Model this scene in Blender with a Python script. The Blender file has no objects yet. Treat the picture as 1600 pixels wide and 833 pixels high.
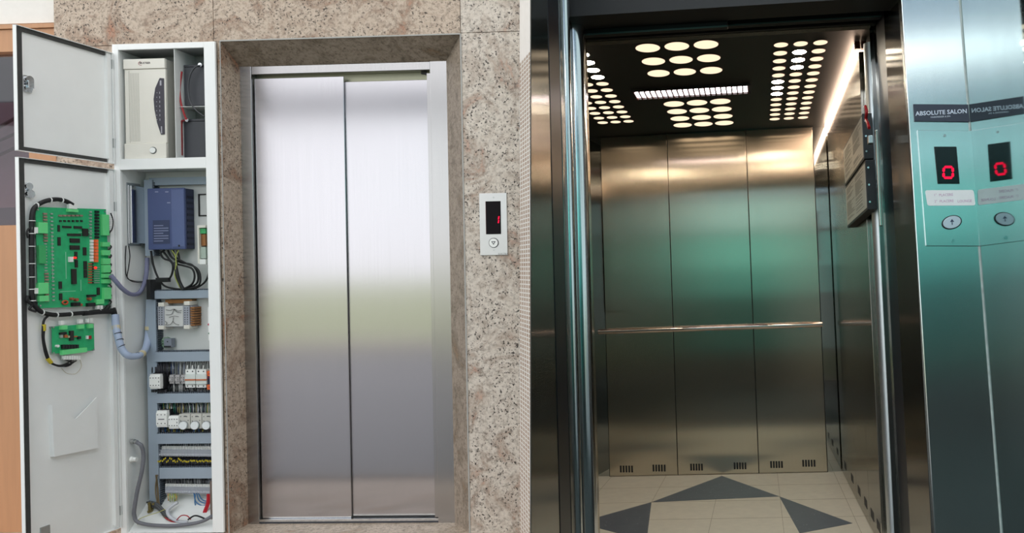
import bpy, math, random
from mathutils import Matrix, Vector
random.seed(7)
C = bpy.context.scene.collection
PI = math.pi
# ------------------------------------------------------------------ camera
FPX, PX, PY, ROLL, H = 1200.0, 1100.0, 412.0, 0.0187, 1.24
cam_d = bpy.data.cameras.new('camera'); cam = bpy.data.objects.new('camera', cam_d); C.objects.link(cam)
cam_d.sensor_width = 36; cam_d.lens = 36 * FPX / 1600
cam_d.shift_x = -(PX - 800) / 1600; cam_d.shift_y = (PY - 416.5) / 1600
cam_d.clip_start = .01; cam_d.clip_end = 300
cam.matrix_world = Matrix.Translation((0, 0, H)) @ Matrix.Rotation(ROLL, 4, 'Y') @ Matrix.Rotation(PI / 2, 4, 'X')
sc = bpy.context.scene; sc.camera = cam
sc.view_settings.view_transform = 'Standard'; sc.view_settings.look = 'None'
sc.view_settings.exposure = 0.0; sc.view_settings.gamma = 1; sc.view_settings.use_curve_mapping = False
sc.cycles.use_denoising = True
sc.cycles.max_bounces = 8; sc.cycles.glossy_bounces = 6; sc.cycles.diffuse_bounces = 4
sc.cycles.sample_clamp_indirect = 8

# ------------------------------------------------------------------ frames
class Frame:
    def __init__(s, M): s.M = M; s.I = M.inverted()
    def ray(s, px, py):
        u, v = px - PX, py - PY; c, n = math.cos(ROLL), math.sin(ROLL)
        X = u * c - v * n; Zd = u * n + v * c
        return s.I @ Vector((0, 0, H)), s.I.to_3x3() @ Vector((X / FPX, 1, -Zd / FPX))
    def hit(s, px, py, ax, val):
        o, d = s.ray(px, py); t = (val - o[ax]) / d[ax]; return o + d * t
    def y(s, px, py, d): return s.hit(px, py, 1, d)
    def x(s, px, py, d): return s.hit(px, py, 0, d)
    def z(s, px, py, d): return s.hit(px, py, 2, d)
    def rect(s, x0, y0, x1, y1, d):      # pixel box on the plane y=d -> (xa, xb, za, zb)
        xm, ym = (x0 + x1) / 2, (y0 + y1) / 2
        return s.y(x0, ym, d)[0], s.y(x1, ym, d)[0], s.y(xm, y1, d)[2], s.y(xm, y0, d)[2]
W = Frame(Matrix.Identity(4))
L = Frame(Matrix.Rotation(-math.radians(2), 4, 'Z'))
def rotR(y, p, r): return Matrix.Rotation(r, 4, 'Y') @ Matrix.Rotation(p, 4, 'X') @ Matrix.Rotation(y, 4, 'Z')
R = Frame(Matrix.Translation((0, 0, H)) @ rotR(-.0687, -.0601, -.0169))
YF, YC, YB = 3.6, 3.58, 3.735            # facade, cabinet front, cabinet back plate (frame L)
hinge = L.y(177, 250, YC); hw = L.M @ hinge
fr = W.y(22, 136, 3.23)
ax = Vector((hw[0] - fr[0], hw[1] - fr[1], 0)); DW = ax.length; ax.normalize()
Mx = Matrix.Identity(4)
Mx.col[0] = (ax[0], ax[1], 0, 0); Mx.col[1] = (-ax[1], ax[0], 0, 0); Mx.col[3] = (fr[0], fr[1], 0, 1)
D = Frame(Mx)                             # the open door leaves: x along the leaf, y into the leaf

# ------------------------------------------------------------------ materials
def lin(c):
    if isinstance(c, str): c = [int(c[i:i + 2], 16) / 255 for i in (0, 2, 4)]
    return [v / 12.92 if v <= .04045 else ((v + .055) / 1.055) ** 2.4 for v in c] + [1]
MC = {}
def new(name):
    m = bpy.data.materials.new(name); m.use_nodes = True; n = m.node_tree.nodes; n.clear()
    out = n.new('ShaderNodeOutputMaterial'); return m, n, m.node_tree.links, out
def mat(name, col='808080', rough=.5, metal=0, var=.06, scale=30, bump=0, emit=None, es=1, spec=.5, stretch=None):
    if name in MC: return MC[name]
    m, n, l, out = new(name); b = n.new('ShaderNodeBsdfPrincipled'); l.new(b.outputs[0], out.inputs[0])
    c = lin(col); b.inputs['Roughness'].default_value = rough; b.inputs['Metallic'].default_value = metal
    b.inputs['Specular IOR Level'].default_value = spec
    tc = n.new('ShaderNodeTexCoord'); mp = n.new('ShaderNodeMapping'); l.new(tc.outputs['Object'], mp.inputs[0])
    if stretch: mp.inputs['Scale'].default_value = stretch
    ns = n.new('ShaderNodeTexNoise'); ns.inputs['Scale'].default_value = scale; ns.inputs['Detail'].default_value = 4
    l.new(mp.outputs[0], ns.inputs['Vector'])
    mx = n.new('ShaderNodeMix'); mx.data_type = 'RGBA'
    mx.inputs[6].default_value = [v * (1 - var) for v in c[:3]] + [1]; mx.inputs[7].default_value = [min(1, v * (1 + var)) for v in c[:3]] + [1]
    l.new(ns.outputs[0], mx.inputs[0]); l.new(mx.outputs[2], b.inputs['Base Color'])
    if bump:
        bp = n.new('ShaderNodeBump'); bp.inputs['Strength'].default_value = bump; bp.inputs['Distance'].default_value = .002
        l.new(ns.outputs[0], bp.inputs['Height']); l.new(bp.outputs[0], b.inputs['Normal'])
    if emit:
        b.inputs['Emission Color'].default_value = lin(emit); b.inputs['Emission Strength'].default_value = es
    MC[name] = m; return m
def steel(name, col, rough, tangent, aniso=.9, var=.08, metal=1):
    """brushed stainless steel, vertical grain: highlights spread along `tangent` (a world direction lying in the sheet)"""
    m, n, l, out = new(name); b = n.new('ShaderNodeBsdfPrincipled'); l.new(b.outputs[0], out.inputs[0])
    c = lin(col); b.inputs['Metallic'].default_value = metal; b.inputs['Anisotropic'].default_value = aniso
    cv = n.new('ShaderNodeCombineXYZ')
    for i in range(3): cv.inputs[i].default_value = tangent[i]
    l.new(cv.outputs[0], b.inputs['Tangent'])
    tc = n.new('ShaderNodeTexCoord'); mp = n.new('ShaderNodeMapping'); l.new(tc.outputs['Object'], mp.inputs[0])
    mp.inputs['Scale'].default_value = (220, 220, 2.0)
    ns = n.new('ShaderNodeTexNoise'); ns.inputs['Scale'].default_value = 1; ns.inputs['Detail'].default_value = 3
    l.new(mp.outputs[0], ns.inputs['Vector'])
    n2 = n.new('ShaderNodeTexNoise'); n2.inputs['Scale'].default_value = 3.5; n2.inputs['Detail'].default_value = 5
    l.new(tc.outputs['Object'], n2.inputs['Vector'])
    mr = n.new('ShaderNodeMapRange'); mr.inputs[3].default_value = rough * .95; mr.inputs[4].default_value = rough * 1.08
    l.new(n2.outputs[0], mr.inputs[0]); l.new(mr.outputs[0], b.inputs['Roughness'])
    mx = n.new('ShaderNodeMix'); mx.data_type = 'RGBA'
    mx.inputs[6].default_value = [v * (1 - var) for v in c[:3]] + [1]; mx.inputs[7].default_value = [min(1, v * (1 + var)) for v in c[:3]] + [1]
    l.new(ns.outputs[0], mx.inputs[0]); l.new(mx.outputs[2], b.inputs['Base Color'])
    MC[name] = m; return m
def granite(name, base, light, dark, seed=0., speck=.5, acc='b98f70'):
    m, n, l, out = new(name); b = n.new('ShaderNodeBsdfPrincipled'); l.new(b.outputs[0], out.inputs[0])
    b.inputs['Roughness'].default_value = .42; b.inputs['Specular IOR Level'].default_value = .35
    tc = n.new('ShaderNodeTexCoord'); mp = n.new('ShaderNodeMapping'); l.new(tc.outputs['Object'], mp.inputs[0])
    mp.inputs['Location'].default_value = (seed, seed * .7, seed * 1.3)
    def noise(s, d=6, ro=.6, dist=0.):
        q = n.new('ShaderNodeTexNoise'); q.inputs['Scale'].default_value = s; q.inputs['Detail'].default_value = d
        q.inputs['Roughness'].default_value = ro; q.inputs['Distortion'].default_value = dist
        l.new(mp.outputs[0], q.inputs['Vector']); return q
    def ramp(src, stops):
        r = n.new('ShaderNodeValToRGB'); e = r.color_ramp.elements
        while len(e) < len(stops): e.new(.5)
        for k, (p, c) in enumerate(stops): e[k].position = p; e[k].color = lin(c)
        l.new(src, r.inputs[0]); return r
    a = ramp(noise(5, 8, .72, .8).outputs[0], [(.28, base), (.47, light), (.58, base), (.68, acc), (.8, light)])
    big = ramp(noise(48, 6, .8).outputs[0], [(.36, '5e4c3c'), (.52, 'ffffff')])
    mul = n.new('ShaderNodeMix'); mul.data_type = 'RGBA'; mul.blend_type = 'MULTIPLY'; mul.inputs[0].default_value = .55
    l.new(a.outputs[0], mul.inputs[6]); l.new(big.outputs[0], mul.inputs[7])
    # dark mineral grains
    g = ramp(noise(95, 3, .6).outputs[0], [(.37, '000000'), (.42, 'ffffff')])
    g2 = ramp(noise(11, 2, .5).outputs[0], [(.36, 'ffffff'), (.5, '000000')])
    k = n.new('ShaderNodeMix'); k.data_type = 'RGBA'; k.blend_type = 'LIGHTEN'; k.inputs[0].default_value = 1
    l.new(g.outputs[0], k.inputs[6]); l.new(g2.outputs[0], k.inputs[7])
    fin = n.new('ShaderNodeMix'); fin.data_type = 'RGBA'; fin.inputs[6].default_value = lin(dark)
    kk = n.new('ShaderNodeMath'); kk.operation = 'MULTIPLY_ADD'; kk.inputs[1].default_value = speck + .3; kk.inputs[2].default_value = .7 - speck; kk.use_clamp = True
    l.new(k.outputs[2], kk.inputs[0]); l.new(kk.outputs[0], fin.inputs[0])
    l.new(mul.outputs[2], fin.inputs[7]); l.new(fin.outputs[2], b.inputs['Base Color'])
    MC[name] = m; return m
def emis(name, col, s):
    m, n, l, out = new(name); e = n.new('ShaderNodeEmission'); e.inputs[0].default_value = lin(col); e.inputs[1].default_value = s
    l.new(e.outputs[0], out.inputs[0]); MC[name] = m; return m
def glass(name, col, refl=.15):
    m, n, l, out = new(name); t = n.new('ShaderNodeBsdfTransparent'); t.inputs[0].default_value = lin(col)
    g = n.new('ShaderNodeBsdfGlossy'); g.inputs['Roughness'].default_value = .03; g.inputs[0].default_value = (.9, .95, .95, 1)
    x = n.new('ShaderNodeMixShader'); x.inputs[0].default_value = refl
    l.new(t.outputs[0], x.inputs[1]); l.new(g.outputs[0], x.inputs[2]); l.new(x.outputs[0], out.inputs[0]); MC[name] = m; return m

# ------------------------------------------------------------------ mesh builder
class MB:
    def __init__(s): s.v = []; s.f = []; s.m = []; s.sm = []; s.cuts = []
    def cut(s): s.cuts.append((len(s.v), len(s.f))); return s
    def pieces(s):
        if not s.cuts: return [s]
        c = s.cuts + [(len(s.v), len(s.f))]; out_ = []
        if s.cuts[0][0] > 0: c = [(0, 0)] + c
        for (v0, f0), (v1, f1) in zip(c[:-1], c[1:]):
            m_ = MB(); m_.v = s.v[v0:v1]; m_.f = [[i - v0 for i in f] for f in s.f[f0:f1]]; m_.m = s.m[f0:f1]; m_.sm = s.sm[f0:f1]; out_.append(m_)
        return out_
    def add(s, vs, fs, mi=0, smooth=False):
        o = len(s.v); s.v += [Vector(v) for v in vs]; s.f += [[o + i for i in f] for f in fs]
        s.m += [mi] * len(fs); s.sm += [smooth] * len(fs); return s
    def box(s, x0, x1, y0, y1, z0, z1, mi=0):
        if x0 > x1: x0, x1 = x1, x0
        if y0 > y1: y0, y1 = y1, y0
        if z0 > z1: z0, z1 = z1, z0
        v = [(x, y, z) for x in (x0, x1) for y in (y0, y1) for z in (z0, z1)]
        return s.add(v, [(0, 1, 3, 2), (4, 6, 7, 5), (0, 4, 5, 1), (2, 3, 7, 6), (0, 2, 6, 4), (1, 5, 7, 3)], mi)
    def hexa(s, a, b, mi=0):               # two quads (4 pts each) bridged
        return s.add(list(a) + list(b), [(3, 2, 1, 0), (4, 5, 6, 7), (0, 1, 5, 4), (1, 2, 6, 5), (2, 3, 7, 6), (3, 0, 4, 7)], mi)
    def prism(s, poly, y0, y1, mi=0):      # poly in (x,z)
        k = len(poly); v = [(x, y0, z) for x, z in poly] + [(x, y1, z) for x, z in poly]
        return s.add(v, [list(range(k))[::-1], list(range(k, 2 * k))] + [(i, (i + 1) % k, k + (i + 1) % k, k + i) for i in range(k)], mi)
    def cyl(s, c, axis, r, h, n=20, mi=0, r2=None):
        c = Vector(c); r2 = r if r2 is None else r2; a = Vector({'x': (1, 0, 0), 'y': (0, 1, 0), 'z': (0, 0, 1)}[axis]) if isinstance(axis, str) else Vector(axis).normalized()
        u = a.orthogonal().normalized(); w = a.cross(u)
        v = [c + (u * math.cos(2 * PI * i / n) + w * math.sin(2 * PI * i / n)) * r for i in range(n)]
        v += [c + a * h + (u * math.cos(2 * PI * i / n) + w * math.sin(2 * PI * i / n)) * r2 for i in range(n)]
        s.add(v, [(i, (i + 1) % n, n + (i + 1) % n, n + i) for i in range(n)], mi, True)
        return s.add(v, [list(range(n))[::-1], list(range(n, 2 * n))], mi)
    def tube(s, pts, r, n=8, mi=0, smooth_path=True, rib=0):
        P = [Vector(p) for p in pts]
        if smooth_path and len(P) > 2:
            Q = []
            for i in range(len(P) - 1):
                p0 = P[max(i - 1, 0)]; p1 = P[i]; p2 = P[i + 1]; p3 = P[min(i + 2, len(P) - 1)]
                for k in range(6):
                    t = k / 6; Q.append(.5 * ((2 * p1) + (p2 - p0) * t + (2 * p0 - 5 * p1 + 4 * p2 - p3) * t * t + (3 * p1 - p0 - 3 * p2 + p3) * t ** 3))
            Q.append(P[-1]); P = Q
        rings = []; up = None
        for i, p in enumerate(P):
            t = (P[min(i + 1, len(P) - 1)] - P[max(i - 1, 0)])
            t = t.normalized() if t.length > 1e-9 else Vector((0, 0, 1))
            if up is None: up = t.orthogonal().normalized()
            up = (up - t * up.dot(t)); up = up.normalized() if up.length > 1e-6 else t.orthogonal().normalized()
            w = t.cross(up); rr = r * (1 + (rib if i % 2 else 0))
            rings.append([p + (up * math.cos(2 * PI * k / n) + w * math.sin(2 * PI * k / n)) * rr for k in range(n)])
        v = [q for g in rings for q in g]; m = len(rings)
        fs = [(i * n + k, i * n + (k + 1) % n, (i + 1) * n + (k + 1) % n, (i + 1) * n + k) for i in range(m - 1) for k in range(n)]
        s.add(v, fs, mi, True)
        return s.add(v, [list(range(n))[::-1], list(range((m - 1) * n, m * n))], mi)
    def ball(s, c, r, mi=0, n=10, sx=1, sy=1, sz=1):
        v = []; m = n // 2
        for i in range(m + 1):
            th = PI * i / m
            for k in range(n): v.append((c[0] + r * sx * math.sin(th) * math.cos(2 * PI * k / n), c[1] + r * sy * math.sin(th) * math.sin(2 * PI * k / n), c[2] + r * sz * math.cos(th)))
        return s.add(v, [(i * n + k, (i + 1) * n + k, (i + 1) * n + (k + 1) % n, i * n + (k + 1) % n) for i in range(m) for k in range(n)], mi, True)
    def text(s, txt, size, x, y, z, mi=0, align='CENTER', sx=1.0, shear=0, bold=.0):
        cu = bpy.data.curves.new('t', 'FONT'); cu.body = txt; cu.size = size; cu.align_x = align; cu.align_y = 'CENTER'
        cu.extrude = .0002; cu.resolution_u = 2; cu.shear = shear; cu.offset = bold
        ob = bpy.data.objects.new('t', cu); C.objects.link(ob); dg = bpy.context.evaluated_depsgraph_get(); dg.update()
        me = bpy.data.meshes.new_from_object(ob.evaluated_get(dg))
        s.add([(x + v.co.x * sx, y - v.co.z, z + v.co.y) for v in me.vertices], [list(p.vertices) for p in me.polygons], mi)
        bpy.data.objects.remove(ob); bpy.data.curves.remove(cu); bpy.data.meshes.remove(me); return s
    def xform(s, f): s.v = [Vector(f(v)) for v in s.v]; return s
    def mesh(s, name, mats, off=Vector((0, 0, 0))):
        me = bpy.data.meshes.new(name); me.from_pydata([tuple(v - off) for v in s.v], [], s.f); me.validate()
        for m in (mats if isinstance(mats, (list, tuple)) else [mats]): me.materials.append(m)
        if len(me.polygons) == len(s.m):
            me.polygons.foreach_set('material_index', s.m); me.polygons.foreach_set('use_smooth', s.sm)
        return me
def bev(o, w, seg=2):
    b = o.modifiers.new('bevel', 'BEVEL'); b.width = w; b.segments = seg; b.limit_method = 'ANGLE'; b.angle_limit = math.radians(40); b.harden_normals = False
    return o
def tag(o, label, cat, group=None, kind=None):
    o['label'] = label; o['category'] = cat
    if group: o['group'] = group
    if kind: o['kind'] = kind
    return o
class Thing:
    def __init__(s, name, label, cat, fr_, loc, group=None):
        s.fr = fr_; s.loc = Vector(loc); s.o = bpy.data.objects.new(name, None); C.objects.link(s.o); s.o.empty_display_size = .05
        s.o.matrix_world = fr_.M @ Matrix.Translation(s.loc); tag(s.o, label, cat, group)
    def part(s, name, mb, m, parent=None, label=None, bevel=0):
        for q in mb.pieces():
            o = bpy.data.objects.new(name, q.mesh(name, m, s.loc)); C.objects.link(o); o.parent = parent or s.o
            if label: o['label'] = label
            if bevel: bev(o, bevel)
        return o
    def dup_part(s, src, off, parent=None):
        o = src.copy(); C.objects.link(o); o.parent = parent or s.o; o.location = Vector(src.location) + Vector(off); return o
def solo(name, mb, m, fr_, label=None, cat=None, group=None, kind=None, loc=None, bevel=0):
    loc = Vector(loc) if loc is not None else sum(mb.v, Vector()) / len(mb.v)
    o = bpy.data.objects.new(name, mb.mesh(name, m, loc)); C.objects.link(o); o.matrix_world = fr_.M @ Matrix.Translation(loc)
    if label: tag(o, label, cat, group)
    if kind: o['kind'] = kind
    if bevel: bev(o, bevel)
    return o
def struct(name, mb, m, fr_, bevel=0): return solo(name, mb, m, fr_, kind='structure', bevel=bevel)
def dup(root, fr_, loc, label=None):
    r = root.copy(); C.objects.link(r); r.matrix_world = fr_.M @ Matrix.Translation(Vector(loc))
    if label: r['label'] = label
    for ch in list(root.children):
        c = ch.copy(); C.objects.link(c); c.parent = r
        for g in ch.children:
            d = g.copy(); C.objects.link(d); d.parent = c
    return r

# materials -----------------------------------------------------------------
tL = tuple((L.M.to_3x3() @ Vector((1, 0, 0))))
tR = tuple((R.M.to_3x3() @ Vector((1, 0, 0)))); tRy = tuple((R.M.to_3x3() @ Vector((0, 1, 0))))
M_door = steel('door_steel', 'c0bec2', .2, tL, 1, .04)
M_frame = steel('frame_steel', 'b4b2b2', .26, tL, .9, .05)
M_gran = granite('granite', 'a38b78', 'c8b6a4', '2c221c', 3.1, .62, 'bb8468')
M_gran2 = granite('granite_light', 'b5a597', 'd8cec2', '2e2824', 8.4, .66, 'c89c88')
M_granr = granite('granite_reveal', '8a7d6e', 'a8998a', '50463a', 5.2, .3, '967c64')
M_joint = mat('joint', 'a8a29a', .8)
M_plast = mat('plaster', 'efeae4', .9, bump=.1)
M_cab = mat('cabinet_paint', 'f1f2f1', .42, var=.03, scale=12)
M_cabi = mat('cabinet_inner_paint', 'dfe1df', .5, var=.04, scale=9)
M_plate = mat('mounting_plate', 'd6d8d6', .45, var=.04, scale=8)
M_gask = mat('gasket', '3d3d3c', .8, var=.3, scale=60)
M_chrome = mat('chrome', 'd9dcdf', .15, 1, .02)
M_zinc = mat('zinc', 'b5b8b8', .35, 1, .1)
M_duct = mat('duct_plastic', '9daab8', .5, var=.03)
M_ductd = mat('duct_slots', '5a626c', .6)
M_blk = mat('black_plastic', '1b1b1e', .45)
M_blkr = mat('black_rubber', '161618', .6, var=.2)
M_dgrey = mat('dark_grey_plastic', '3d3f45', .5)
M_white = mat('white_plastic', 'f2f3f0', .4, var=.02)
M_cream = mat('cream_plastic', 'e6e2d8', .45, var=.02)
M_red = mat('red_cable', 'a01a22', .4)
M_yel = mat('yellow', 'c9b62c', .5)
M_blue = mat('blue_cable', '3a6f9e', .45)
M_grn = mat('green_plastic', '3fae68', .4, var=.05)
M_pcb = mat('pcb_green', '28b072', .35, var=.25, scale=45)
M_copper = mat('copper', '9a6a40', .4, .5, .3)
M_vfd = mat('drive_blue', '4a5682', .45, var=.04)
M_vfdd = mat('drive_dark_blue', '2f3552', .5)
M_purple = mat('grey_violet_hose', '7d7f9c', .6, var=.1)
M_wood = mat('orange_wood', 'c08d66', .45, var=.12, scale=5, stretch=(9, 9, .6))
M_tan = mat('tape', 'c9bd9a', .7)
M_ledr = emis('led_red', 'ff1840', 1.6)
M_disp = mat('display_black', '0d0a0e', .12)

# ================================================================== LEFT: granite wall with the lift entrance
def Lx(px, py, d=YF): return L.y(px, py, d)[0]
def Lz(px, py, d=YF): return L.y(px, py, d)[2]
zo_t = (Lz(344, 65) + Lz(721, 52)) / 2                         # top of the opening
ox0 = (Lx(344, 65) + Lx(358, 833)) / 2; ox1 = (Lx(721, 52) + Lx(733, 833)) / 2
cx0 = (Lx(173.5, 68, YC) + Lx(190, 833, YC)) / 2; cx1 = (Lx(334, 66, YC) + Lx(351, 833, YC)) / 2
ct = Lz(255, 67, YC); GT = 3.2
jx = Lx(333, 20); wl = Lx(84, 20); jz = Lz(768, 50); wr = Lx(817, 250)
mb = MB(); g = .0016
mb.box(wl, jx - g, YF, YF + .25, ct + .002, GT)                  # upper left slab
mb.box(wl, cx0 - .002, YF, YF + .25, -.2, ct - .001)            # slab behind the cabinet doors
mb.box(jx + g, ox1 - g, YF, YF + .25, zo_t, GT)                 # slab over the opening
mb.box(cx1 + .001, ox0, YF, YF + .25, -.2, zo_t - g)            # narrow strip beside the cabinet
struct('wall_front', mb, M_gran, L)
mb = MB(); mb.box(ox1 + g, wr, YF, YF + .25, jz + g, GT); mb.box(ox1 + g, wr, YF, YF + .25, -.2, jz - g)
struct('wall_front', mb, M_gran2, L)
mb = MB(); mb.box(wl + .01, wr - .01, YF + .252, YF + .3, -.2, GT); struct('wall_front', mb, M_joint, L)
# stone lining of the recess: four splayed slabs
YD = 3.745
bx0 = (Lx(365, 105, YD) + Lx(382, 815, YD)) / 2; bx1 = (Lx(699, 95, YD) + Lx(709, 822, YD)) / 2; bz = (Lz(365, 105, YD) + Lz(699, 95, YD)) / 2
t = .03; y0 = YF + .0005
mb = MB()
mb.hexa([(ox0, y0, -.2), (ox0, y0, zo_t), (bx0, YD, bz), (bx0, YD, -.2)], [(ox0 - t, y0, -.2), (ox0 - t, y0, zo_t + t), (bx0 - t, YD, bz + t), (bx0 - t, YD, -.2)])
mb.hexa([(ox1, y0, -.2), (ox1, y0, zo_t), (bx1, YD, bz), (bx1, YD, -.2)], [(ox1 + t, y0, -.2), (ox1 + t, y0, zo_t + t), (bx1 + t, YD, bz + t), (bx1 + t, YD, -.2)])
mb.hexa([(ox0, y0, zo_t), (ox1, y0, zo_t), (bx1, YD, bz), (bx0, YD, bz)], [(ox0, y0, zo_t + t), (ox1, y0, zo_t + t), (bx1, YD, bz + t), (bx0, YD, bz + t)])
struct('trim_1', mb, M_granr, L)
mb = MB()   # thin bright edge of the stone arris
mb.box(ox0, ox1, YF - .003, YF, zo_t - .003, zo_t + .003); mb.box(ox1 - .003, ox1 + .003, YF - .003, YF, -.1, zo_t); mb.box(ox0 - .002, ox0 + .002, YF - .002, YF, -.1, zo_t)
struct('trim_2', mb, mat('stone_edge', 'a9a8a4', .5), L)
# steel door surround
jt = Lz(535, 100, YD)
xi0 = (Lx(392, 112, YD) + Lx(405, 810, YD)) / 2; xi1 = (Lx(673, 112, YD) + Lx(683, 805, YD)) / 2
zh = (Lz(392, 116, YD) + Lz(673, 109, YD)) / 2; zfl = Lz(545, 811, YD)
zd2 = Lz(605, 126, YD + .028)
T = Thing('door_frame', 'brushed steel frame around the closed lift doors', 'door frame', L, ((xi0 + xi1) / 2, YD, 0))
mb = MB(); mb.box(bx0 - .005, xi0, YD, YD + .05, zfl - .03, bz + .01); T.part('jamb', mb, M_frame, bevel=.002)
mb = MB(); mb.box(xi1, bx1 + .005, YD, YD + .05, zfl - .03, bz + .01); T.part('jamb', mb, M_frame, bevel=.002)
mb = MB(); mb.box(xi0 + .0005, xi1 - .0005, YD + .003, YD + .05, zh, bz + .01); T.part('header', mb, M_frame, bevel=.002)
mb = MB(); mb.box(xi0, xi1, YD + .052, YD + .06, zd2 - .02, zh + .01); mb.box(xi0, xi1, YD + .012, YD + .052, zh + .001, zh + .004)
T.part('inner_return', mb, mat('greenish_return', '9a9a86', .4, .7))
mb = MB(); mb.cyl((Lx(655, 120, YD + .02), YD + .045, zh - .006), 'x', .004, .03, 10); mb.cyl((Lx(662, 121, YD + .02), YD + .04, zh - .010), 'y', .005, .006, 10)
T.part('catch', mb, M_dgrey)
# panels
zd = Lz(467, 121, YD + .016); zb = Lz(478, 808, YD + .016)
xm = (Lx(538, 121, YD + .016) + Lx(548, 809, YD + .016)) / 2
T = Thing('sliding_door', 'left brushed steel lift door panel, nearer and overlapping the other', 'lift door', L, ((xi0 + xm) / 2, YD + .06, zb))
mb = MB(); mb.box(xi0 + .006, xm, YD + .016, YD + .024, zb, zd); T.part('panel', mb, M_door, bevel=.002)
mb = MB(); mb.box(xi0 + .01, xm - .002, YD + .0155, YD + .0245, zb - .004, zb + .003); T.part('bottom_edge', mb, M_chrome)
zd2 = Lz(605, 126, YD + .028); zb2 = Lz(612, 804, YD + .028)
T = Thing('sliding_door', 'right brushed steel lift door panel, set back behind the left one', 'lift door', L, ((xi1 + xm) / 2, YD + .1, zb2))
mb = MB(); mb.box(xm - .03, xi1 - .001, YD + .028, YD + .045, zb2, zd2); T.part('panel', mb, M_door, bevel=.002)
mb = MB(); mb.box(xm - .03, xi1 - .001, YD + .027, YD + .046, zb2 - .004, zb2 + .003); T.part('bottom_edge', mb, M_chrome)
mb = MB(); mb.box(xi1 - .018, xi1 + .0, YD + .006, YD + .026, zb - .002, zd); T2 = T.part('seal_strip', mb, M_frame)
T = Thing('door_sill', 'thin metal sill with grooves below the closed lift doors', 'door sill', L, ((xi0 + xi1) / 2, YD + .06, zfl - .02))
mb = MB(); mb.box(xi0, xi1, YD + .002, YD + .012, zb - .018, zb - .006); mb.box(xi0, xi1, YD + .016, YD + .024, zb - .018, zb - .01); mb.box(xi0, xi1, YD + .03, YD + .09, zb - .018, zb - .007)
T.part('rails', mb, M_chrome)
mb = MB(); mb.box(xi0, xi1, YD + .003, YD + .089, zb - .028, zb - .019); T.part('groove_bed', mb, M_dgrey)
# dark shaft backing behind the gaps
mb = MB(); mb.box(xi0 - .05, xi1 + .05, YD + .16, YD + .2, 0, bz + .1); struct('wall_shaft', mb, M_blk, L)
# floor
M_flo = mat('dark_floor', '38383b', .35, var=.1, scale=6)
mb = MB(); mb.box(wl - 1.5, wr, 3.0, YD + .03, -.22, zb - .028); struct('floor', mb, granite('granite_floor', 'a3937f', 'bfae9c', '4c4036', 1.7, .3), L)

# call panel on the granite
cxm, _, czm = L.y(770.5, 349, YF)
T = Thing('call_panel', 'steel lift call panel with red 1 display and down button on granite wall', 'call panel', L, (cxm, YF, czm))
pa, pb, pc, pd = L.rect(750, 302, 793, 399, YF)
mb = MB(); mb.box(pa, pb, YF - .006, YF - .0005, pc, pd); T.part('faceplate', mb, mat('plate_steel', 'c9c9c9', .35, .75, .04), bevel=.0015)
wa, wb, wc, wd = L.rect(759.5, 314.5, 782.5, 366, YF - .006)
disp = (lambda m_: T.part('display', m_, mat('display_matt', '141014', .7, spec=.15)))
mb = MB(); mb.box(wa, wb, YF - .0075, YF - .0062, wc, wd); dsp = disp(mb)
mb = MB(); a_, b_, c_, d_ = L.rect(777.5, 338, 780.5, 349, YF - .008)
for k in (0, 1): mb.prism([(a_ + .0012 * k, c_ + (d_ - c_) * (.53 * k) + .001), (a_ + .006 + .0012 * k, c_ + (d_ - c_) * (.53 * k) + .001), (a_ + .0085 + .0012 * k, c_ + (d_ - c_) * (.47 + .53 * k)), (a_ + .0025 + .0012 * k, c_ + (d_ - c_) * (.47 + .53 * k))], YF - .0082, YF - .0077)
T.part('digit', mb, M_ledr, dsp, 'glowing red 1')
mb = MB(); mb.box(wa - .0012, wa, YF - .0078, YF - .0062, wc, wd); T.part('display_edge', mb, mat('dim_red', '6a2028', .4), dsp)
bc = L.y(771.5, 379.5, YF - .006)
mb = MB(); mb.cyl(bc, 'y', .0235, -.002, 28); T.part('button_ring', mb, M_dgrey)
mb = MB(); mb.cyl(bc + Vector((0, -.002, 0)), 'y', .0205, -.003, 28); bt = T.part('button', mb, M_white, bevel=.001)
mb = MB(); s3 = .0105
tri = [(bc[0] - s3, bc[2] + s3 * .65), (bc[0] + s3, bc[2] + s3 * .65), (bc[0], bc[2] - s3 * .95)]; tri2 = [(bc[0] + (x - bc[0]) * .5, bc[2] + .0005 + (z - bc[2]) * .5) for x, z in tri]
for k in range(3):
    a, b = tri[k], tri[(k + 1) % 3]; c, d = tri2[k], tri2[(k + 1) % 3]; mb.prism([a, b, d, c], bc[1] - .0056, bc[1] - .0051)
T.part('arrow', mb, M_dgrey, bt)
mb = MB(); mb.cyl(L.y(771, 308.5, YF - .006), 'y', .004, -.0015, 12); mb.cut(); mb.cyl(L.y(771.5, 391, YF - .006), 'y', .003, -.001, 12); T.part('screw', mb, M_zinc)
mb = MB(); tp = L.y(786, 396.8, YF - .0062); mb.text('ELECTRA', .0105, tp[0], tp[1], tp[2], sx=1.1); T.part('lettering', mb, mat('print_grey', '6a6a68', .6))

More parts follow.
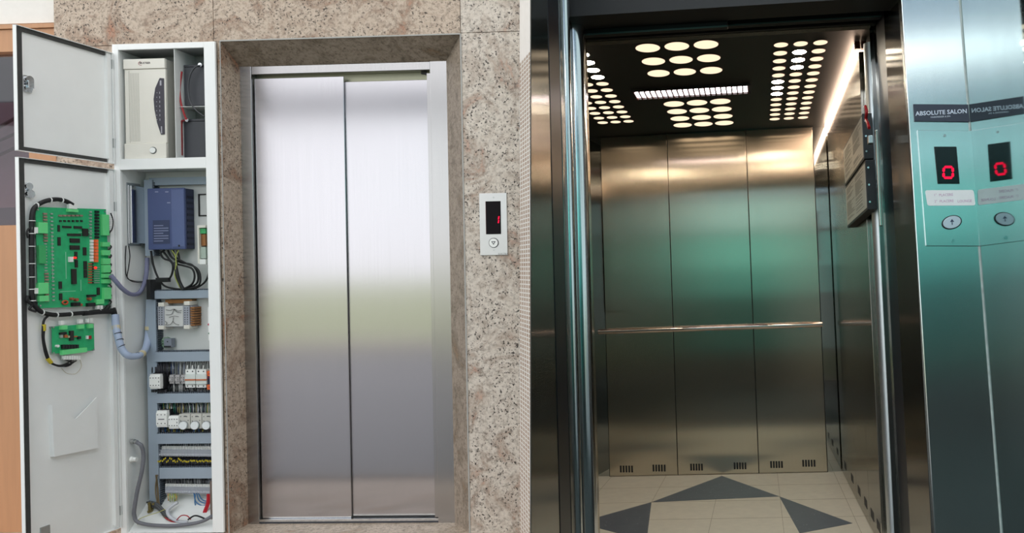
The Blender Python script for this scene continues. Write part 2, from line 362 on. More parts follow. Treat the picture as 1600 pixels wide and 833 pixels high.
# mosaic pier that closes the scene to the right of the granite
def Wp(px, py, d): return W.y(px, py, d)
mosA = [Wp(812, 950, 3.62), Wp(812, -80, 3.62)]; mosB = [Wp(829.6, 950, 3.40), Wp(829.6, -80, 3.40)]
ztop = Wp(821, 88, 3.5)[2]
def cut(p, q, z): tt = (z - p[2]) / (q[2] - p[2]); return p + (q - p) * tt
A0, A1 = mosA; B0, B1 = mosB; Am, Bm = cut(A0, A1, ztop), cut(B0, B1, ztop)
X_l = R.y(924, 410, 2.95)[0]                                      # face of the left jamb in frame R
m, n, l, out = new('mosaic'); b = n.new('ShaderNodeBsdfPrincipled'); l.new(b.outputs[0], out.inputs[0]); b.inputs['Roughness'].default_value = .35
tc = n.new('ShaderNodeUVMap'); br = n.new('ShaderNodeTexBrick'); br.offset = 0; br.squash = 1
br.inputs['Scale'].default_value = 1; br.inputs['Brick Width'].default_value = .02; br.inputs['Row Height'].default_value = .02
br.inputs['Mortar Size'].default_value = .0030; br.inputs['Color1'].default_value = lin('a88d78'); br.inputs['Color2'].default_value = lin('bda895'); br.inputs['Mortar'].default_value = lin('eceae6')
l.new(tc.outputs[0], br.inputs['Vector']); l.new(br.outputs[0], b.inputs['Base Color']); M_mos = m
mb = MB(); k = Vector((.02, .06, 0)); mb.hexa([A0, B0, Bm, Am], [A0 + k, B0 + k, Bm + k, Am + k])
mo = solo('wall_mosaic', mb, M_mos, W, kind='structure')
uv = mo.data.uv_layers.new(name='UVMap'); wdt = (B0 - A0).xy.length
for p in mo.data.polygons:
    for li in p.loop_indices:
        co = mo.data.vertices[mo.data.loops[li].vertex_index].co
        uv.data[li].uv = ((co.x / (B0.x - A0.x)) * wdt * .42, co.z)
mb = MB(); mb.hexa([Am, Bm, B1, A1], [Am + k, Bm + k, B1 + k, A1 + k]); struct('wall_pier', mb, M_plast, W)

# far left: plaster, timber surround and a dark window, its reddish reflection built as shapes behind
YW = 3.66
mb = MB(); a, b, c, d = L.rect(-700, -60, 90, 47, YW); mb.box(a, b, YW, YW + .1, c, GT); struct('wall_left', mb, M_plast, L)
mb = MB()
a, b, c, d = L.rect(-700, 50, 90, 57, YW); mb.box(a, b, YW - .02, YW + .08, c + .002, d); a, b, c, d = L.rect(-700, 57, 90, 91, YW); mb.box(a, b, YW - .01, YW + .08, c, d)
a, b, c, d = L.rect(-700, 359, 90, 950, YW); mb.box(a, b, YW - .01, YW + .08, -.2, d)
a, b, c, d = L.rect(48, 91, 90, 359, YW); mb.box(a, b, YW - .01, YW + .08, c, d)
struct('window_1', mb, M_wood, L)
a, b, c, d = L.rect(-700, 91, 48, 359, YW + .03)
mb = MB(); mb.box(a, b, YW + .03, YW + .038, c, d); struct('window_2', mb, glass('window_glass', 'c8c6cc', .05), L)
yy = YW + .4; a, b, c, d = L.rect(-1000, 60, 110, 420, yy); zb1 = L.y(20, 160, yy)[2]; zb0 = L.y(20, 330, yy)[2]
mb = MB(); mb.box(a, b, yy, yy + .05, zb1, d + .1); struct('pane_backdrop', mb, mat('dark_wall', '77757a', .7), L)
mb = MB(); mb.box(a, b, yy, yy + .05, zb0 + .02, zb1); struct('pane_backdrop', mb, mat('pink_reflection', 'c6a2ab', .7, var=.15, scale=3), L)  # reddish reflection of the pane, put into the backing colour
mb = MB(); mb.box(a, b, yy, yy + .05, c, zb0 + .02); struct('pane_backdrop', mb, mat('mauve_reflection', '84727e', .7, var=.15, scale=3), L)
mb = MB()
for (x0, y0_, x1, y1_) in ((-60, 232, 30, 181), (-60, 246, 30, 206), (-60, 270, 30, 228)):
    mb.tube([L.y(x0, y0_, yy - .04), L.y(x1, y1_, yy - .04)], .009, 8, smooth_path=False)  # diagonal lines of the reflection, modelled as bars
T = Thing('reflected_rails', 'dark red sloping bars behind the window left of the cabinet, standing in for its reflection', 'pane_reflection', L, L.y(0, 225, yy - .04)); T.part('rails', mb, mat('dark_red', '661628', .5))

# ================================================================== CONTROL CABINET
S = .002
ix0 = (Lx(187, 265, YC) + Lx(199, 833, YC)) / 2; ix1 = (Lx(321, 265, YC) + Lx(333, 833, YC)) / 2
zu_t = Lz(255, 76, YC); zu_b = Lz(255, 247, YC); zl_t = Lz(255, 264, YC)
T = Thing('control_cabinet', 'pale grey lift control cabinet with both doors swung open', 'cabinet', L, ((cx0 + cx1) / 2, YB, 0))
CAB = T
mb = MB(); zb_ = 0.003
mb.box(cx0, ix0, YC, YC + .012, 0, ct); mb.box(ix1, cx1, YC, YC + .012, 0, ct)
mb.box(ix0, ix1, YC, YC + .012, zu_t, ct); mb.box(ix0, ix1, YC, YC + .012, zl_t, zu_b); mb.box(ix0, ix1, YC, YC + .012, 0, zb_)
T.part('front_frame', mb, M_cab, bevel=.0015)
mb = MB(); sw = .003
mb.box(ix0 - sw, ix0, YC + .012, YB + .01, 0, ct); mb.box(ix1, ix1 + sw, YC + .012, YB + .01, 0, ct)
mb.box(ix0, ix1, YC + .012, YB + .01, zl_t + .006, zl_t + .011); mb.hexa([(ix0, YC + .012, -.004), (ix1, YC + .012, -.004), (ix1, YB + .006, .125), (ix0, YB + .006, .125)], [(ix0, YC + .012, .002), (ix1, YC + .012, .002), (ix1, YB + .006, .131), (ix0, YB + .006, .131)])
mb.box(ix0, ix1, YB + .006, YB + .01, 0.02, zl_t + .006)
T.part('lower_box', mb, M_cabi)
mb = MB(); YU = YC + .145
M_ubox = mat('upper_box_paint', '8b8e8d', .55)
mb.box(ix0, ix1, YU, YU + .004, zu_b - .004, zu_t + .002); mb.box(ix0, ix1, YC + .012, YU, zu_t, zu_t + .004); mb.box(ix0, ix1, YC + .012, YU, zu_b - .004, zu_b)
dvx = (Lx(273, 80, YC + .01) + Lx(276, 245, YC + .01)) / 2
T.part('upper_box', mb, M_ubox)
mb = MB(); mb.box(dvx - .0012, dvx + .0012, YC + .006, YU, zu_b, zu_t); T.part('divider', mb, M_cabi)
zbs = Lz(303, 166, YC + .03)
mb = MB(); mb.box(dvx + .002, ix1, YC + .03, YU, zbs - .002, zbs); T.part('battery_shelf', mb, M_cabi)
mb = MB(); a, b, c, d = L.rect(232, 280, 322, 800, YB); mb.box(a, ix1 - .001, YB - .002, YB + .004, .135, Lz(270, 277, YB)); T.part('mounting_plate', mb, M_plate)
mb = MB()
for py in (101, 224, 323, 797):
    hx = cx0 + .001; z_ = Lz(180, py, YC)
    mb.cut(); mb.box(hx - .004, hx + .008, YC - .009, YC - .0005, z_ - .022, z_ + .022)
T.part('hinge', mb, M_zinc)
# doors: children of the cabinet, meshes written in frame D then moved to frame L
toL = L.I @ D.M
def dpart(name, mb, m, parent=None, bevel=0, label=None):
    mb.xform(lambda v: toL @ v); return CAB.part(name, mb, m, parent, label, bevel)
def door(z0, z1, top):
    mb = MB(); w = DW - .004
    mb.box(0, w, .0, .0025, z0, z1)
    mb.box(0, .0025, -.014, 0, z0, z1); mb.box(w - .0025, w, -.014, 0, z0, z1); mb.box(0, w, -.014, 0, z1 - .0025, z1); mb.box(0, w, -.014, 0, z0, z0 + .0025)
    mb.box(w - .034, w - .028, -.016, 0, z0 + .02, z1 - .02); mb.box(w - .028, w - .004, -.006, 0, z0 + .005, z1 - .005)
    d_ = dpart('door', mb, M_cab, label='open cabinet door leaf, the %s one' % top)
    mb = MB(); gw = .026
    mb.box(.003, .003 + gw, -.008, -.0005, z0 + .003, z1 - .003); mb.box(.003 + gw, w - .036, -.008, -.0005, z1 - .003 - .017, z1 - .003)
    if z0 > .5: mb.box(.003 + gw, w - .036, -.008, -.0005, z0 + .003, z0 + .02)
    dpart('gasket', mb, M_gask, d_)
    return d_
def Dz(px, py): return D.y(px, py, 0)[2]
du = door(Dz(22, 235), Dz(20, 38), 'upper'); dl = door(.03, Dz(23, 245), 'lower')
mb = MB()
p = D.y(43, 131, -.002)
mb.box(p[0] - .018, p[0] + .018, -.004, 0, p[2] - .035, p[2] + .035); mb.cyl(D.y(43.5, 125, -.004), 'y', .017, -.012, 16); mb.cyl(D.y(42.5, 138, -.004), 'y', .016, -.01, 16); mb.box(p[0] - .012, p[0] + .012, -.022, -.014, p[2] - .02, p[2] + .012)
dpart('latch', mb, M_chrome, du, bevel=.001)
p = D.y(44, 297, -.002); mb = MB()
mb.box(p[0] - .016, p[0] + .016, -.004, 0, p[2] - .03, p[2] + .03); mb.cyl(D.y(44, 291, -.004), 'y', .015, -.008, 16); mb.cyl(D.y(45, 303, -.004), 'y', .017, -.012, 16)
dpart('latch', mb, M_chrome, dl, bevel=.001)
# document pocket with a notched front edge
def dq(px, py, y=-.02): v = D.y(px, py, y); return (v[0], v[2])
mb = MB(); pk = [dq(85, 714), dq(81.5, 633), dq(118, 655), dq(151, 621), dq(153.5, 700)]
mb.prism(pk[::-1], -.02, -.017)
a, b = pk[0], pk[4]; mb.prism([(a[0], a[1]), (b[0], b[1]), (b[0], b[1] + .003), (a[0], a[1] + .003)], -.017, 0)
a, b = pk[0], pk[1]; mb.prism([(a[0], a[1]), (a[0] + .003, a[1]), (b[0] + .003, b[1]), (b[0], b[1])], -.017, 0)
dpart('document_pocket', mb, M_cab, dl)
mb = MB(); p = D.y(70, 826, -.002); mb.box(p[0] - .02, p[0] + .02, -.006, 0, p[2] - .03, p[2] + .01); dpart('lower_lug', mb, M_zinc, dl)

# ------------------------------------------------------------------ electronics boards on the lower door
def c2(cx, cy): return cx * .312, 240 + cy * .312
def board(name, label, loc_px, corners, so=.014):
    T_ = Thing(name, label, 'circuit board', D, D.y(loc_px[0], loc_px[1], 0))
    q = [D.y(x, y, -so) for x, y in corners]
    mb = MB(); mb.prism([(v[0], v[2]) for v in q], -so - .002, -so, 0); T_.part('circuit_board', mb, M_pcb)
    mb = MB()
    for v in q:
        cx_ = sum(k[0] for k in q) / 4; cz_ = sum(k[2] for k in q) / 4; mb.cut(); mb.cyl((v[0] + (cx_ - v[0]) * .05, 0, v[2] + (cz_ - v[2]) * .05), 'y', .004, -so - .005, 10)
    T_.part('standoff', mb, M_zinc); return T_
BZ = .016
T = board('circuit_board_assembly', 'large green lift controller board mounted on the open lower cabinet door', (112, 482), [(59, 482), (172, 477), (165, 327), (55, 323.5)])
def comp(T_, name, px, py, w, h, dep, m, conv=c2, sc_=.312, label=None, bevel=0, cache={}):
    x, y = conv(px, py); p = D.y(x, y, -BZ); sx_ = D.y(x + 1, y, -BZ)[0] - D.y(x, y, -BZ)[0]; sz_ = D.y(x, y, -BZ)[2] - D.y(x, y + 1, -BZ)[2]
    key = (T_.o.name, name, w, h, dep)
    if key in cache:
        o, p0 = cache[key]; return T_.dup_part(o, p - p0)
    mb = MB(); mb.box(p[0] - w * sc_ * sx_ / 2, p[0] + w * sc_ * sx_ / 2, -BZ - dep, -BZ, p[2] - h * sc_ * sz_ / 2, p[2] + h * sc_ * sz_ / 2)
    o = T_.part(name, mb, m, bevel=bevel); cache[key] = (o, p); return o
M_chip = mat('chip', '26241f', .45); M_diode = mat('diode', '9c8274', .4); M_sil = mat('silver_part', 'a9b7ad', .35, .4); M_or = mat('orange_relay', 'd9683c', .45, emit='ff5a28', es=.15)  # orange relay bodies given a faint glow of their own
M_gl = mat('connector_green', '6ee08e', .4); M_orr = mat('orange_resistor', 'b3653a', .5)
for (x, y, w, h, z) in ((292, 375, 10, 34, .004), (333, 368, 44, 10, .004), (388, 370, 40, 13, .004), (294, 440, 14, 42, .004), (354, 407, 38, 12, .004), (386, 407, 34, 12, .004), (423, 395, 26, 38, .008), (372, 436, 48, 22, .005), (372, 471, 48, 22, .005), (378, 510, 14, 36, .004), (380, 552, 14, 38, .004), (422, 490, 16, 40, .004), (425, 560, 16, 42, .004), (426, 602, 16, 40, .004), (366, 616, 22, 76, .008), (300, 659, 14, 36, .004), (302, 717, 14, 34, .004), (490, 690, 13, 38, .005)):
    comp(T, 'chip', x, y, w, h, z, M_chip)
for k in range(30):
    y = 302 + 15 * k; pale = 10 <= k < 20
    comp(T, 'bare_component' if pale else 'diode', 222 + k * .35, y, 18 if not pale else 14, 9 if not pale else 6, .006 if not pale else .0025, M_sil if pale else M_diode)
for k in range(24):
    comp(T, 'small_capacitor', 256 + k * .4, 302 + 18.8 * k, 12, 7, .004, M_sil)
for k in range(6):
    comp(T, 'diode', 298 + 21 * k, 311, 16, 8, .006, M_diode); comp(T, 'small_transistor', 300 + 21 * k, 338, 9, 9, .006, M_chip)
for k in range(9):
    comp(T, 'small_relay', 481, 292 + 16 * k, 17, 11, .009, M_blk); comp(T, 'small_light', 451, 292 + 16 * k, 12, 8, .004, M_sil)
for k in range(7):
    comp(T, 'white_optocoupler', 455, 438 + 16 * k, 13, 13, .008, M_white); comp(T, 'orange_relay', 476, 438 + 16.5 * k, 15, 14, .010, M_or)
for k in range(8):
    comp(T, 'orange_resistor', 449, 552 + 13.5 * k, 17, 7, .004, M_orr); comp(T, 'dark_transistor', 462, 552 + 13.5 * k, 8, 9, .004, M_chip)
    comp(T, 'row_resistor', 484, 570 + 11 * k, 26, 4, .003, M_sil)
mb = MB(); mb.cyl(D.y(*c2(476, 572), -BZ - .008), 'y', .006, -.005, 12); mb.cyl(D.y(*c2(368, 522), -BZ), 'y', .005, -.012, 12); T.part('lit_indicator', mb, emis('led_red_small', 'ff3a30', 1.3))
comp(T, 'white_socket', 350, 530, 20, 26, .008, M_white)
for (x, y, w, h) in ((203, 372, 46, 54), (200, 505, 34, 90), (205, 675, 50, 56), (208, 726, 46, 28), (518, 358, 32, 104), (520, 455, 36, 22), (522, 497, 36, 26), (522, 540, 36, 30), (524, 577, 36, 38), (524, 612, 36, 20), (524, 640, 36, 20), (527, 700, 36, 58), (490, 742, 38, 24), (355, 286, 50, 14)):
    comp(T, 'terminal_connector', x, y, w, h, .014, M_gl if y != 505 else M_grn)
for (x, y, w, h) in ((164, 384, 30, 30), (166, 688, 30, 28), (355, 265, 40, 24), (482, 770, 12, 18), (498, 770, 12, 18)):
    comp(T, 'plug', x, y, w, h, .012, M_white)
for k in range(11):
    comp(T, 'wire_end', 548, 318 + 9 * k if k < 8 else 640 + 22 * (k - 8), 18, 6, .01, M_white)
for (x, y) in ((548, 458), (548, 500), (550, 545), (552, 583), (550, 612), (552, 692), (552, 712)): comp(T, 'wire_end', x, y, 18, 6, .01, M_white)
mb = MB(); q = D.y(*c2(326, 746), -BZ - .006)
mb.tube([q + Vector((.012 * math.cos(t_ * PI / 6), 0, .0075 * math.sin(t_ * PI / 6))) for t_ in range(13)], .0035, 6); T.part('toroid_coil', mb, mat('coil_orange', 'c4502c', .5))
mb = MB()
for (x, y, r_) in ((352, 728, .006), (375, 732, .007), (366, 755, .008), (395, 758, .006), (440, 728, .007)): mb.cut(); mb.cyl(D.y(*c2(x, y), -BZ), 'y', r_, -.014, 14)
T.part('capacitor', mb, mat('capacitor', 'a5553c', .4)); comp(T, 'power_block', 447, 757, 36, 18, .014, M_blk); comp(T, 'heat_plate', 452, 712, 40, 10, .012, M_blk); comp(T, 'power_block', 372, 755, 36, 18, .014, M_blk)
mb = MB()
for (x, y, w, h) in ((430, 395, 60, 2), (262, 520, 2, 200), (340, 690, 60, 2), (330, 560, 2, 120), (405, 660, 2, 50)):
    p = D.y(*c2(x, y), -BZ); mb.box(p[0] - w * .0006, p[0] + w * .0006, -BZ - .0006, -BZ, p[2] - h * .0005, p[2] + h * .0005)
T.part('white_print', mb, mat('pcb_print', '9fd8b8', .5))

def c3(cx, cy): return 60 + cx / 7.572, 490 + cy / 7.572
T = board('circuit_board_assembly', 'small green circuit board below the large one on the open cabinet door', (115, 553), [(81, 553), (147, 547.5), (146, 505.5), (80.5, 510.5)])
def cs(name, x, y, w, h, dep, m): return comp(T, name, x, y, w, h, dep, m, c3, 1 / 7.572)
cs('chip', 380, 262, 42, 118, .009, M_chip)
for (x, y, w, h) in ((280, 165, 70, 50), (480, 155, 70, 50), (595, 148, 55, 50)): cs('terminal_connector', x, y, w, h, .013, M_gl)
for (x, y, w, h) in ((258, 110, 40, 46), (478, 92, 50, 46), (565, 84, 22, 44), (602, 80, 30, 44)): cs('plug', x, y, w, h, .012, M_white)
for (x, y, w, h, m_) in ((280, 235, 80, 26, M_blk), (258, 270, 30, 34, M_sil), (310, 268, 36, 34, M_orr), (345, 275, 20, 24, M_tan), (425, 272, 40, 14, M_orr), (472, 286, 34, 32, M_blk), (568, 282, 18, 40, M_white), (595, 282, 32, 40, M_red)): cs('component', x, y, w, h, .008, m_)
for k in range(6): cs('black_relay', 278 + 33 * k, 392, 28, 48, .010, M_blk)
mb = MB(); mb.cyl(D.y(*c3(208, 385), -BZ), 'y', .006, -.012, 14); T.part('round_socket', mb, M_white)
cs('terminal_connector', 398, 445, 290, 56, .016, M_gl)
for k in range(7): cs('plug', 288 + 28 * k, 522, 24, 48, .013, M_white)

# ------------------------------------------------------------------ looms on the door
def dl_(pts, y=-.02): return [D.y(x, y_, y) for x, y_ in pts]
T = Thing('wiring_loom', 'black tied wiring loom running round the large green board on the door', 'cable', D, D.y(50, 400, -.01))
mb = MB(); mb.tube(dl_([(113, 320), (102, 314), (88, 311.5), (72, 314), (58, 321), (51, 332), (49.5, 360), (49.5, 400), (50, 440), (50, 463), (54, 477), (66, 488), (84, 492), (104, 491.5), (124, 489.5), (145, 488), (163, 485), (170, 478)]), .0095, 10); T.part('sheath', mb, M_blkr)
mb = MB(); mb.tube(dl_([(176, 482), (178, 488), (180, 497)], -.02), .012, 10); mb.tube(dl_([(130, 490), (155, 487.5), (176, 487)], -.024), .011, 10); T.part('thick_sheath', mb, M_blkr)
mb = MB()
for (x, y, a) in ((57, 321, 1), (78, 313, 1), (96, 313, 1), (50, 345, 0), (50, 365, 0), (50, 385, 0), (50, 412, 0), (50, 433, 0), (50, 452, 0), (51, 470, 0), (66, 488, 1), (88, 492, 1), (110, 491, 1), (136, 489, 1), (155, 487, 1)):
    p = D.y(x, y, -.02); mb.cut(); mb.cyl(p - Vector((0, 0, .0015)) if not a else p - Vector((.0015, 0, 0)), 'x' if a else 'z', .0128, .003, 14)
T.part('cable_tie', mb, M_white)
mb = MB(); mb.tube(dl_([(44, 372), (42, 363), (46, 357), (52, 358)]), .004, 6); mb.tube(dl_([(44, 462), (43, 470), (50, 476)]), .006, 6); mb.tube(dl_([(52, 476), (46, 483), (56, 487)]), .005, 6)
mb.tube(dl_([(173, 333), (176.5, 345), (175, 358), (169, 366)], -.026), .003, 6)
for y in (386, 400, 414, 424, 434, 448, 462, 472): mb.tube(dl_([(171, y - 3), (174, y), (170, y + 5)], -.026), .003, 6)
T.part('wire_tails', mb, M_blkr)
T = Thing('wiring_loom', 'thin black and yellow-taped loom curling round the small green board', 'cable', D, D.y(70, 530, -.01))
mb = MB(); mb.tube(dl_([(76, 493), (69, 500), (67, 512), (67, 530), (71, 552), (77, 565), (88, 571), (98, 572), (108, 569)], -.018), .0045, 8)
mb.tube(dl_([(70, 512), (69, 530), (74, 552), (80, 566), (92, 571), (104, 568), (112, 562)], -.022), .003, 6); T.part('sheath', mb, M_blkr)
mb = MB()
for k in range(7): mb.tube(dl_([(92, 571.5), (104, 573 - k * .6), (112 + k * 1.0, 568 - k * .5), (98 + k * 3.7, 561)], -.022), .0016, 5)
T.part('wire_tails', mb, M_blkr)
mb = MB(); p = D.y(68.5, 512, -.018); mb.cyl(p - Vector((0, 0, .014)), 'z', .0075, .028, 12); a, b = D.y(74, 560, -.018), D.y(80, 567, -.018); mb.cyl(a, b - a, .008, (b - a).length, 12); T.part('yellow_tape', mb, M_yel)
mb = MB(); mb.tube(dl_([(96, 575), (104, 583), (118, 584), (127, 573), (125, 562)], -.003), .0008, 5)
solo('thin_wire', mb, M_tan, D, 'thin pale loose wire loop below the small green board', 'wire')
# spiral-wrapped cable from door to cabinet
def mix3(pts): return [L.y(x, y, d) for x, y, d in pts]
sp = mix3([(180, 492, 3.54), (181, 510, 3.53), (185, 528, 3.52), (190, 545, 3.52), (199, 555, 3.53), (210, 557, 3.56), (220, 554, 3.6), (227, 546, 3.66), (231, 530, 3.70), (233, 500, 3.71), (234, 470, 3.71)])
T = Thing('wrapped_cable', 'blue-grey spiral-wrapped cable drooping from the door into the cabinet', 'cable', L, sp[4])
mb = MB(); mb.tube(sp, .0155, 12); T.part('wrap', mb, mat('blue_grey_wrap', 'a4b2cb', .5, var=.06))
mb = MB()
for i, (x, y, d, r_) in enumerate(((184, 521, 3.523, .0162), (186.5, 531, 3.52, .0162), (189, 541, 3.52, .0164), (195, 552.5, 3.525, .0166), (204, 557, 3.545, .0168), (215, 556, 3.58, .0166))):
    a = L.y(x, y, d); k = min(range(len(sp) - 1), key=lambda q: (sp[q] - a).length); dr = (sp[min(k + 1, len(sp) - 1)] - sp[max(k - 1, 0)]).normalized(); dr = (dr + Vector((0, 0, .25))).normalized()
    mb.cut(); mb.cyl(a, dr, r_, .003 + .0015 * (i > 2), 14)
T.part('dark_gap', mb, M_blkr)
mb = MB()
for (x, y, d) in ((181.5, 512, 3.53), (221.5, 553, 3.605), (232.5, 513, 3.705)):
    a = L.y(x, y, d); k = min(range(len(sp) - 1), key=lambda q: (sp[q] - a).length); dr = (sp[min(k + 1, len(sp) - 1)] - sp[max(k - 1, 0)]).normalized(); mb.cut(); mb.cyl(a - dr * .009, dr, .0165, .018, 14)
T.part('tape_band', mb, M_tan)
mb = MB(); mb.tube(mix3([(173, 430, 3.50), (182, 441, 3.52), (192, 452, 3.55), (205, 460, 3.6), (217, 458, 3.66), (225, 445, 3.69), (229, 425, 3.70), (230, 403, 3.71)]), .0095, 10, rib=.05)
solo('corrugated_hose', mb, M_purple, L, 'grey-violet corrugated hose drooping from the large board into the cabinet', 'hose')

# ------------------------------------------------------------------ inside the upper box
def bx(mb, x0, y0_, x1, y1_, d0, d1, mi=0):
    a, b, c, d = L.rect(x0, y0_, x1, y1_, d0); return mb.box(a, b, d0, d1, c, d, mi)
YU0 = 3.60
T = Thing('backup_power_unit', 'cream backup power unit with dark curved control strip in the upper cabinet box', 'power supply', L, L.y(228, 247, YU0))
a, b, c, d = L.rect(194.5, 92, 259.5, 246.5, YU0)
zc0, zc1 = Lz(226, 108, YU0), Lz(226, 224, YU0)
mb = MB(); mb.box(a + .002, b - .001, YU0 + .012, YU0 + .11, zu_b + .002, d - .002); T.part('housing', mb, mat('unit_side', 'b0aea6', .5), bevel=.002)
mb = MB(); mb.box(a, b, YU0 - .004, YU0 + .012, zc0 + .001, d); fp = T.part('top_cap', mb, M_cream, bevel=.003)
mb = MB(); mb.box(a + .003, b, YU0, YU0 + .012, zc1, zc0 - .0005); fp = T.part('front_panel', mb, M_cream, bevel=.002)
mb = MB(); mb.box(a - .001, b, YU0 - .005, YU0 + .012, zu_b + .001, zc1 - .0005); fb = T.part('lower_cap', mb, M_cream, bevel=.003)
xa = Lx(203, 170, YU0); mb = MB()
for k in range(9): mb.box(xa + .004 + k * .0052, xa + .0052 + k * .0052, YU0 - .0006, YU0 + .0, zc1 + .01, zc0 - .018)
mb.box(xa - .002, xa - .0006, YU0 - .001, YU0, zc1 + .004, zc0 - .006)
T.part('grille_grooves', mb, mat('groove_grey', 'b4b1a8', .6), fp)
pts = [(250, 122), (256.5, 122.5), (258, 210), (252, 210.5), (246, 192), (242, 172), (240.5, 155), (243, 138)]
mb = MB(); mb.prism([(L.y(x, y, YU0)[0], L.y(x, y, YU0)[2]) for x, y in pts], YU0 - .003, YU0 - .0005); cpn = T.part('control_strip', mb, mat('strip_dark', '3f3c46', .4), fp, bevel=.0008)
mb = MB()
for k in range(7):
    p = L.y(244.5 + (.3 * abs(k - 3)), 145 + 7 * k, YU0 - .003); mb.cyl(p, 'y', .0019, -.0008, 10); q = L.y(249.5 + .2 * k * .4, 145 + 7 * k, YU0 - .003); mb.box(q[0] - .0014, q[0] + .0014, YU0 - .0036, YU0 - .003, q[2] - .005, q[2] + .005)
q = L.y(251, 130, YU0 - .003); mb.box(q[0] - .004, q[0] + .004, YU0 - .0036, YU0 - .003, q[2] - .011, q[2] + .013); q = L.y(252.5, 203, YU0 - .003); mb.box(q[0] - .0028, q[0] + .0028, YU0 - .0036, YU0 - .003, q[2] - .017, q[2] + .017)
T.part('markings', mb, mat('marking_grey', 'a5a4ac', .5), cpn)
p = L.y(239.5, 235, YU0 - .005)
mb = MB(); mb.cyl(p, 'y', .0165, -.002, 24); T.part('button_ring', mb, M_dgrey, fb)
mb = MB(); mb.cyl(p - Vector((0, .002, 0)), 'y', .0135, -.004, 24); T.part('power_button', mb, M_white, fb, bevel=.001)
q = L.y(226, 98.5, YU0 - .0042); mb = MB(); mb.text('MUSTEER', .013, q[0] + .001, q[1], q[2], 0, sx=1.0, bold=.0003); T.part('lettering', mb, mat('print_dark', '4a3d40', .5))
mb = MB(); arc = []
for k in range(13):
    an = math.radians(100 + k * 15); arc.append(Vector((q[0] - .017 + .014 * math.cos(an), q[1] - .0002, q[2] - .001 + .009 * math.sin(an))))
mb.tube(arc, .0011, 5, smooth_path=False); T.part('red_swoosh', mb, mat('swoosh', '9c4450', .5))
def battery(name_lab, x0, y0_, x1, y1_, tx, ty, dd=3.64):
    T_ = Thing('battery', name_lab, 'battery', L, L.y((x0 + x1) / 2, y1_, dd), 'batteries in the upper box')
    a, b, c, d = L.rect(x0, y0_, x1, y1_, dd)
    mb = MB(); mb.box(a, b, dd, YU - .002, c, d - .012); T_.part('case', mb, M_dgrey, bevel=.002)
    mb = MB(); mb.box(a - .001, b, dd - .0015, YU - .002, d - .0115, d); T_.part('lid', mb, mat('battery_lid', '33353b', .45), bevel=.002)
    p = L.y(tx, ty, dd - .012); mb = MB(); mb.cyl(p, 'y', .0095, -.004, 16); mb.cyl(p + Vector((0, -.004, 0)), 'y', .006, -.003, 6); mb.cyl(p, 'y', .004, .016, 10); T_.part('terminal', mb, M_chrome)
    return T_
battery('upper dark grey battery behind black cable in the upper cabinet box', 288, 101, 320.5, 165, 313, 101.5)
battery('lower dark grey battery standing on the floor of the upper cabinet box', 287, 186, 320.5, 246, 292, 187.5)
mb = MB(); mb.tube(mix3([(284, 112, 3.63), (281.5, 130, 3.625), (281, 150, 3.62), (284.5, 168, 3.615), (291, 187, 3.622)]), .0045, 8); solo('red_cable', mb, M_red, L, 'bright red battery cable curving down beside the upper battery', 'cable')
mb = MB(); mb.tube(mix3([(289, 188, 3.624), (284, 190, 3.625), (283.5, 200, 3.625), (284, 222, 3.625), (284, 243, 3.625)]), .005, 8); solo('red_cable', mb, mat('deep_red', '7d141b', .45), L, 'darker red battery cable running straight down beside the lower battery', 'cable')
mb = MB(); mb.tube(mix3([(312, 102, 3.622), (304, 106, 3.618), (297, 118, 3.615), (294, 138, 3.615), (297, 158, 3.612), (306, 172, 3.612), (319, 182, 3.62)]), .0036, 8); solo('black_cable', mb, mat('cable_grey', '3c3e42', .4), L, 'black battery cable looping across the upper battery', 'cable')

# ------------------------------------------------------------------ inside the lower box
yB = YB - .002
def duct(lab, x0, y0_, x1, y1_, vert=False, dep=.045, fing=(1, 1)):
    T_ = Thing('cable_duct', lab, 'cable duct', L, L.y((x0 + x1) / 2, (y0_ + y1_) / 2, yB), 'slotted cable ducts')
    a, b, c, d = L.rect(x0, y0_, x1, y1_, yB - dep)
    b = min(b, ix1 - .002) if not vert else b
    mb = MB(); mb.box(a, b, yB - dep - .001, yB - dep + .008, c, d); T_.part('cover', mb, M_duct, bevel=.0008)
    mb = MB(); p = .0105; w = .0062
    if vert:
        n_ = int((d - c) / p)
        for k in range(n_):
            z = c + k * p
            if fing[1]: mb.box(b + .0002, b + .006, yB - dep + .004, yB, z, z + w)
        mb.box(a + .002, b - .002, yB - dep + .008, yB, c, d)
    else:
        n_ = int((b - a) / p)
        for k in range(n_):
            x = a + k * p
            if fing[0]: mb.box(x, x + w, yB - dep + .004, yB, d + .0002, d + .006)
        mb.box(a, b, yB - dep + .008, yB, c + .003, d - .0002)
    T_.part('slotted_base', mb, M_ductd); return T_
duct('tall vertical grey cable duct down the left side of the mounting plate', 226, 281, 239, 400, True, .04)
duct('lower vertical grey cable duct beside the contactors and terminal rows', 231, 468, 246, 800, True, .04)
duct('grey horizontal cable duct at the very top above the blue drive', 233, 277, 322, 289, dep=.03, fing=(0, 0))
duct('grey horizontal cable duct between the cable loops and the transformer', 238, 454, 326, 466.5)
duct('grey horizontal cable duct above the breaker row', 241, 550, 330, 565)
duct('grey horizontal cable duct between breaker row and white dial row', 244, 615, 331, 629.5)
duct('grey horizontal cable duct between white dials and long terminal row', 244, 677.5, 333, 693.5)
duct('grey horizontal cable duct above the short bottom terminal row', 249, 731, 334, 748)
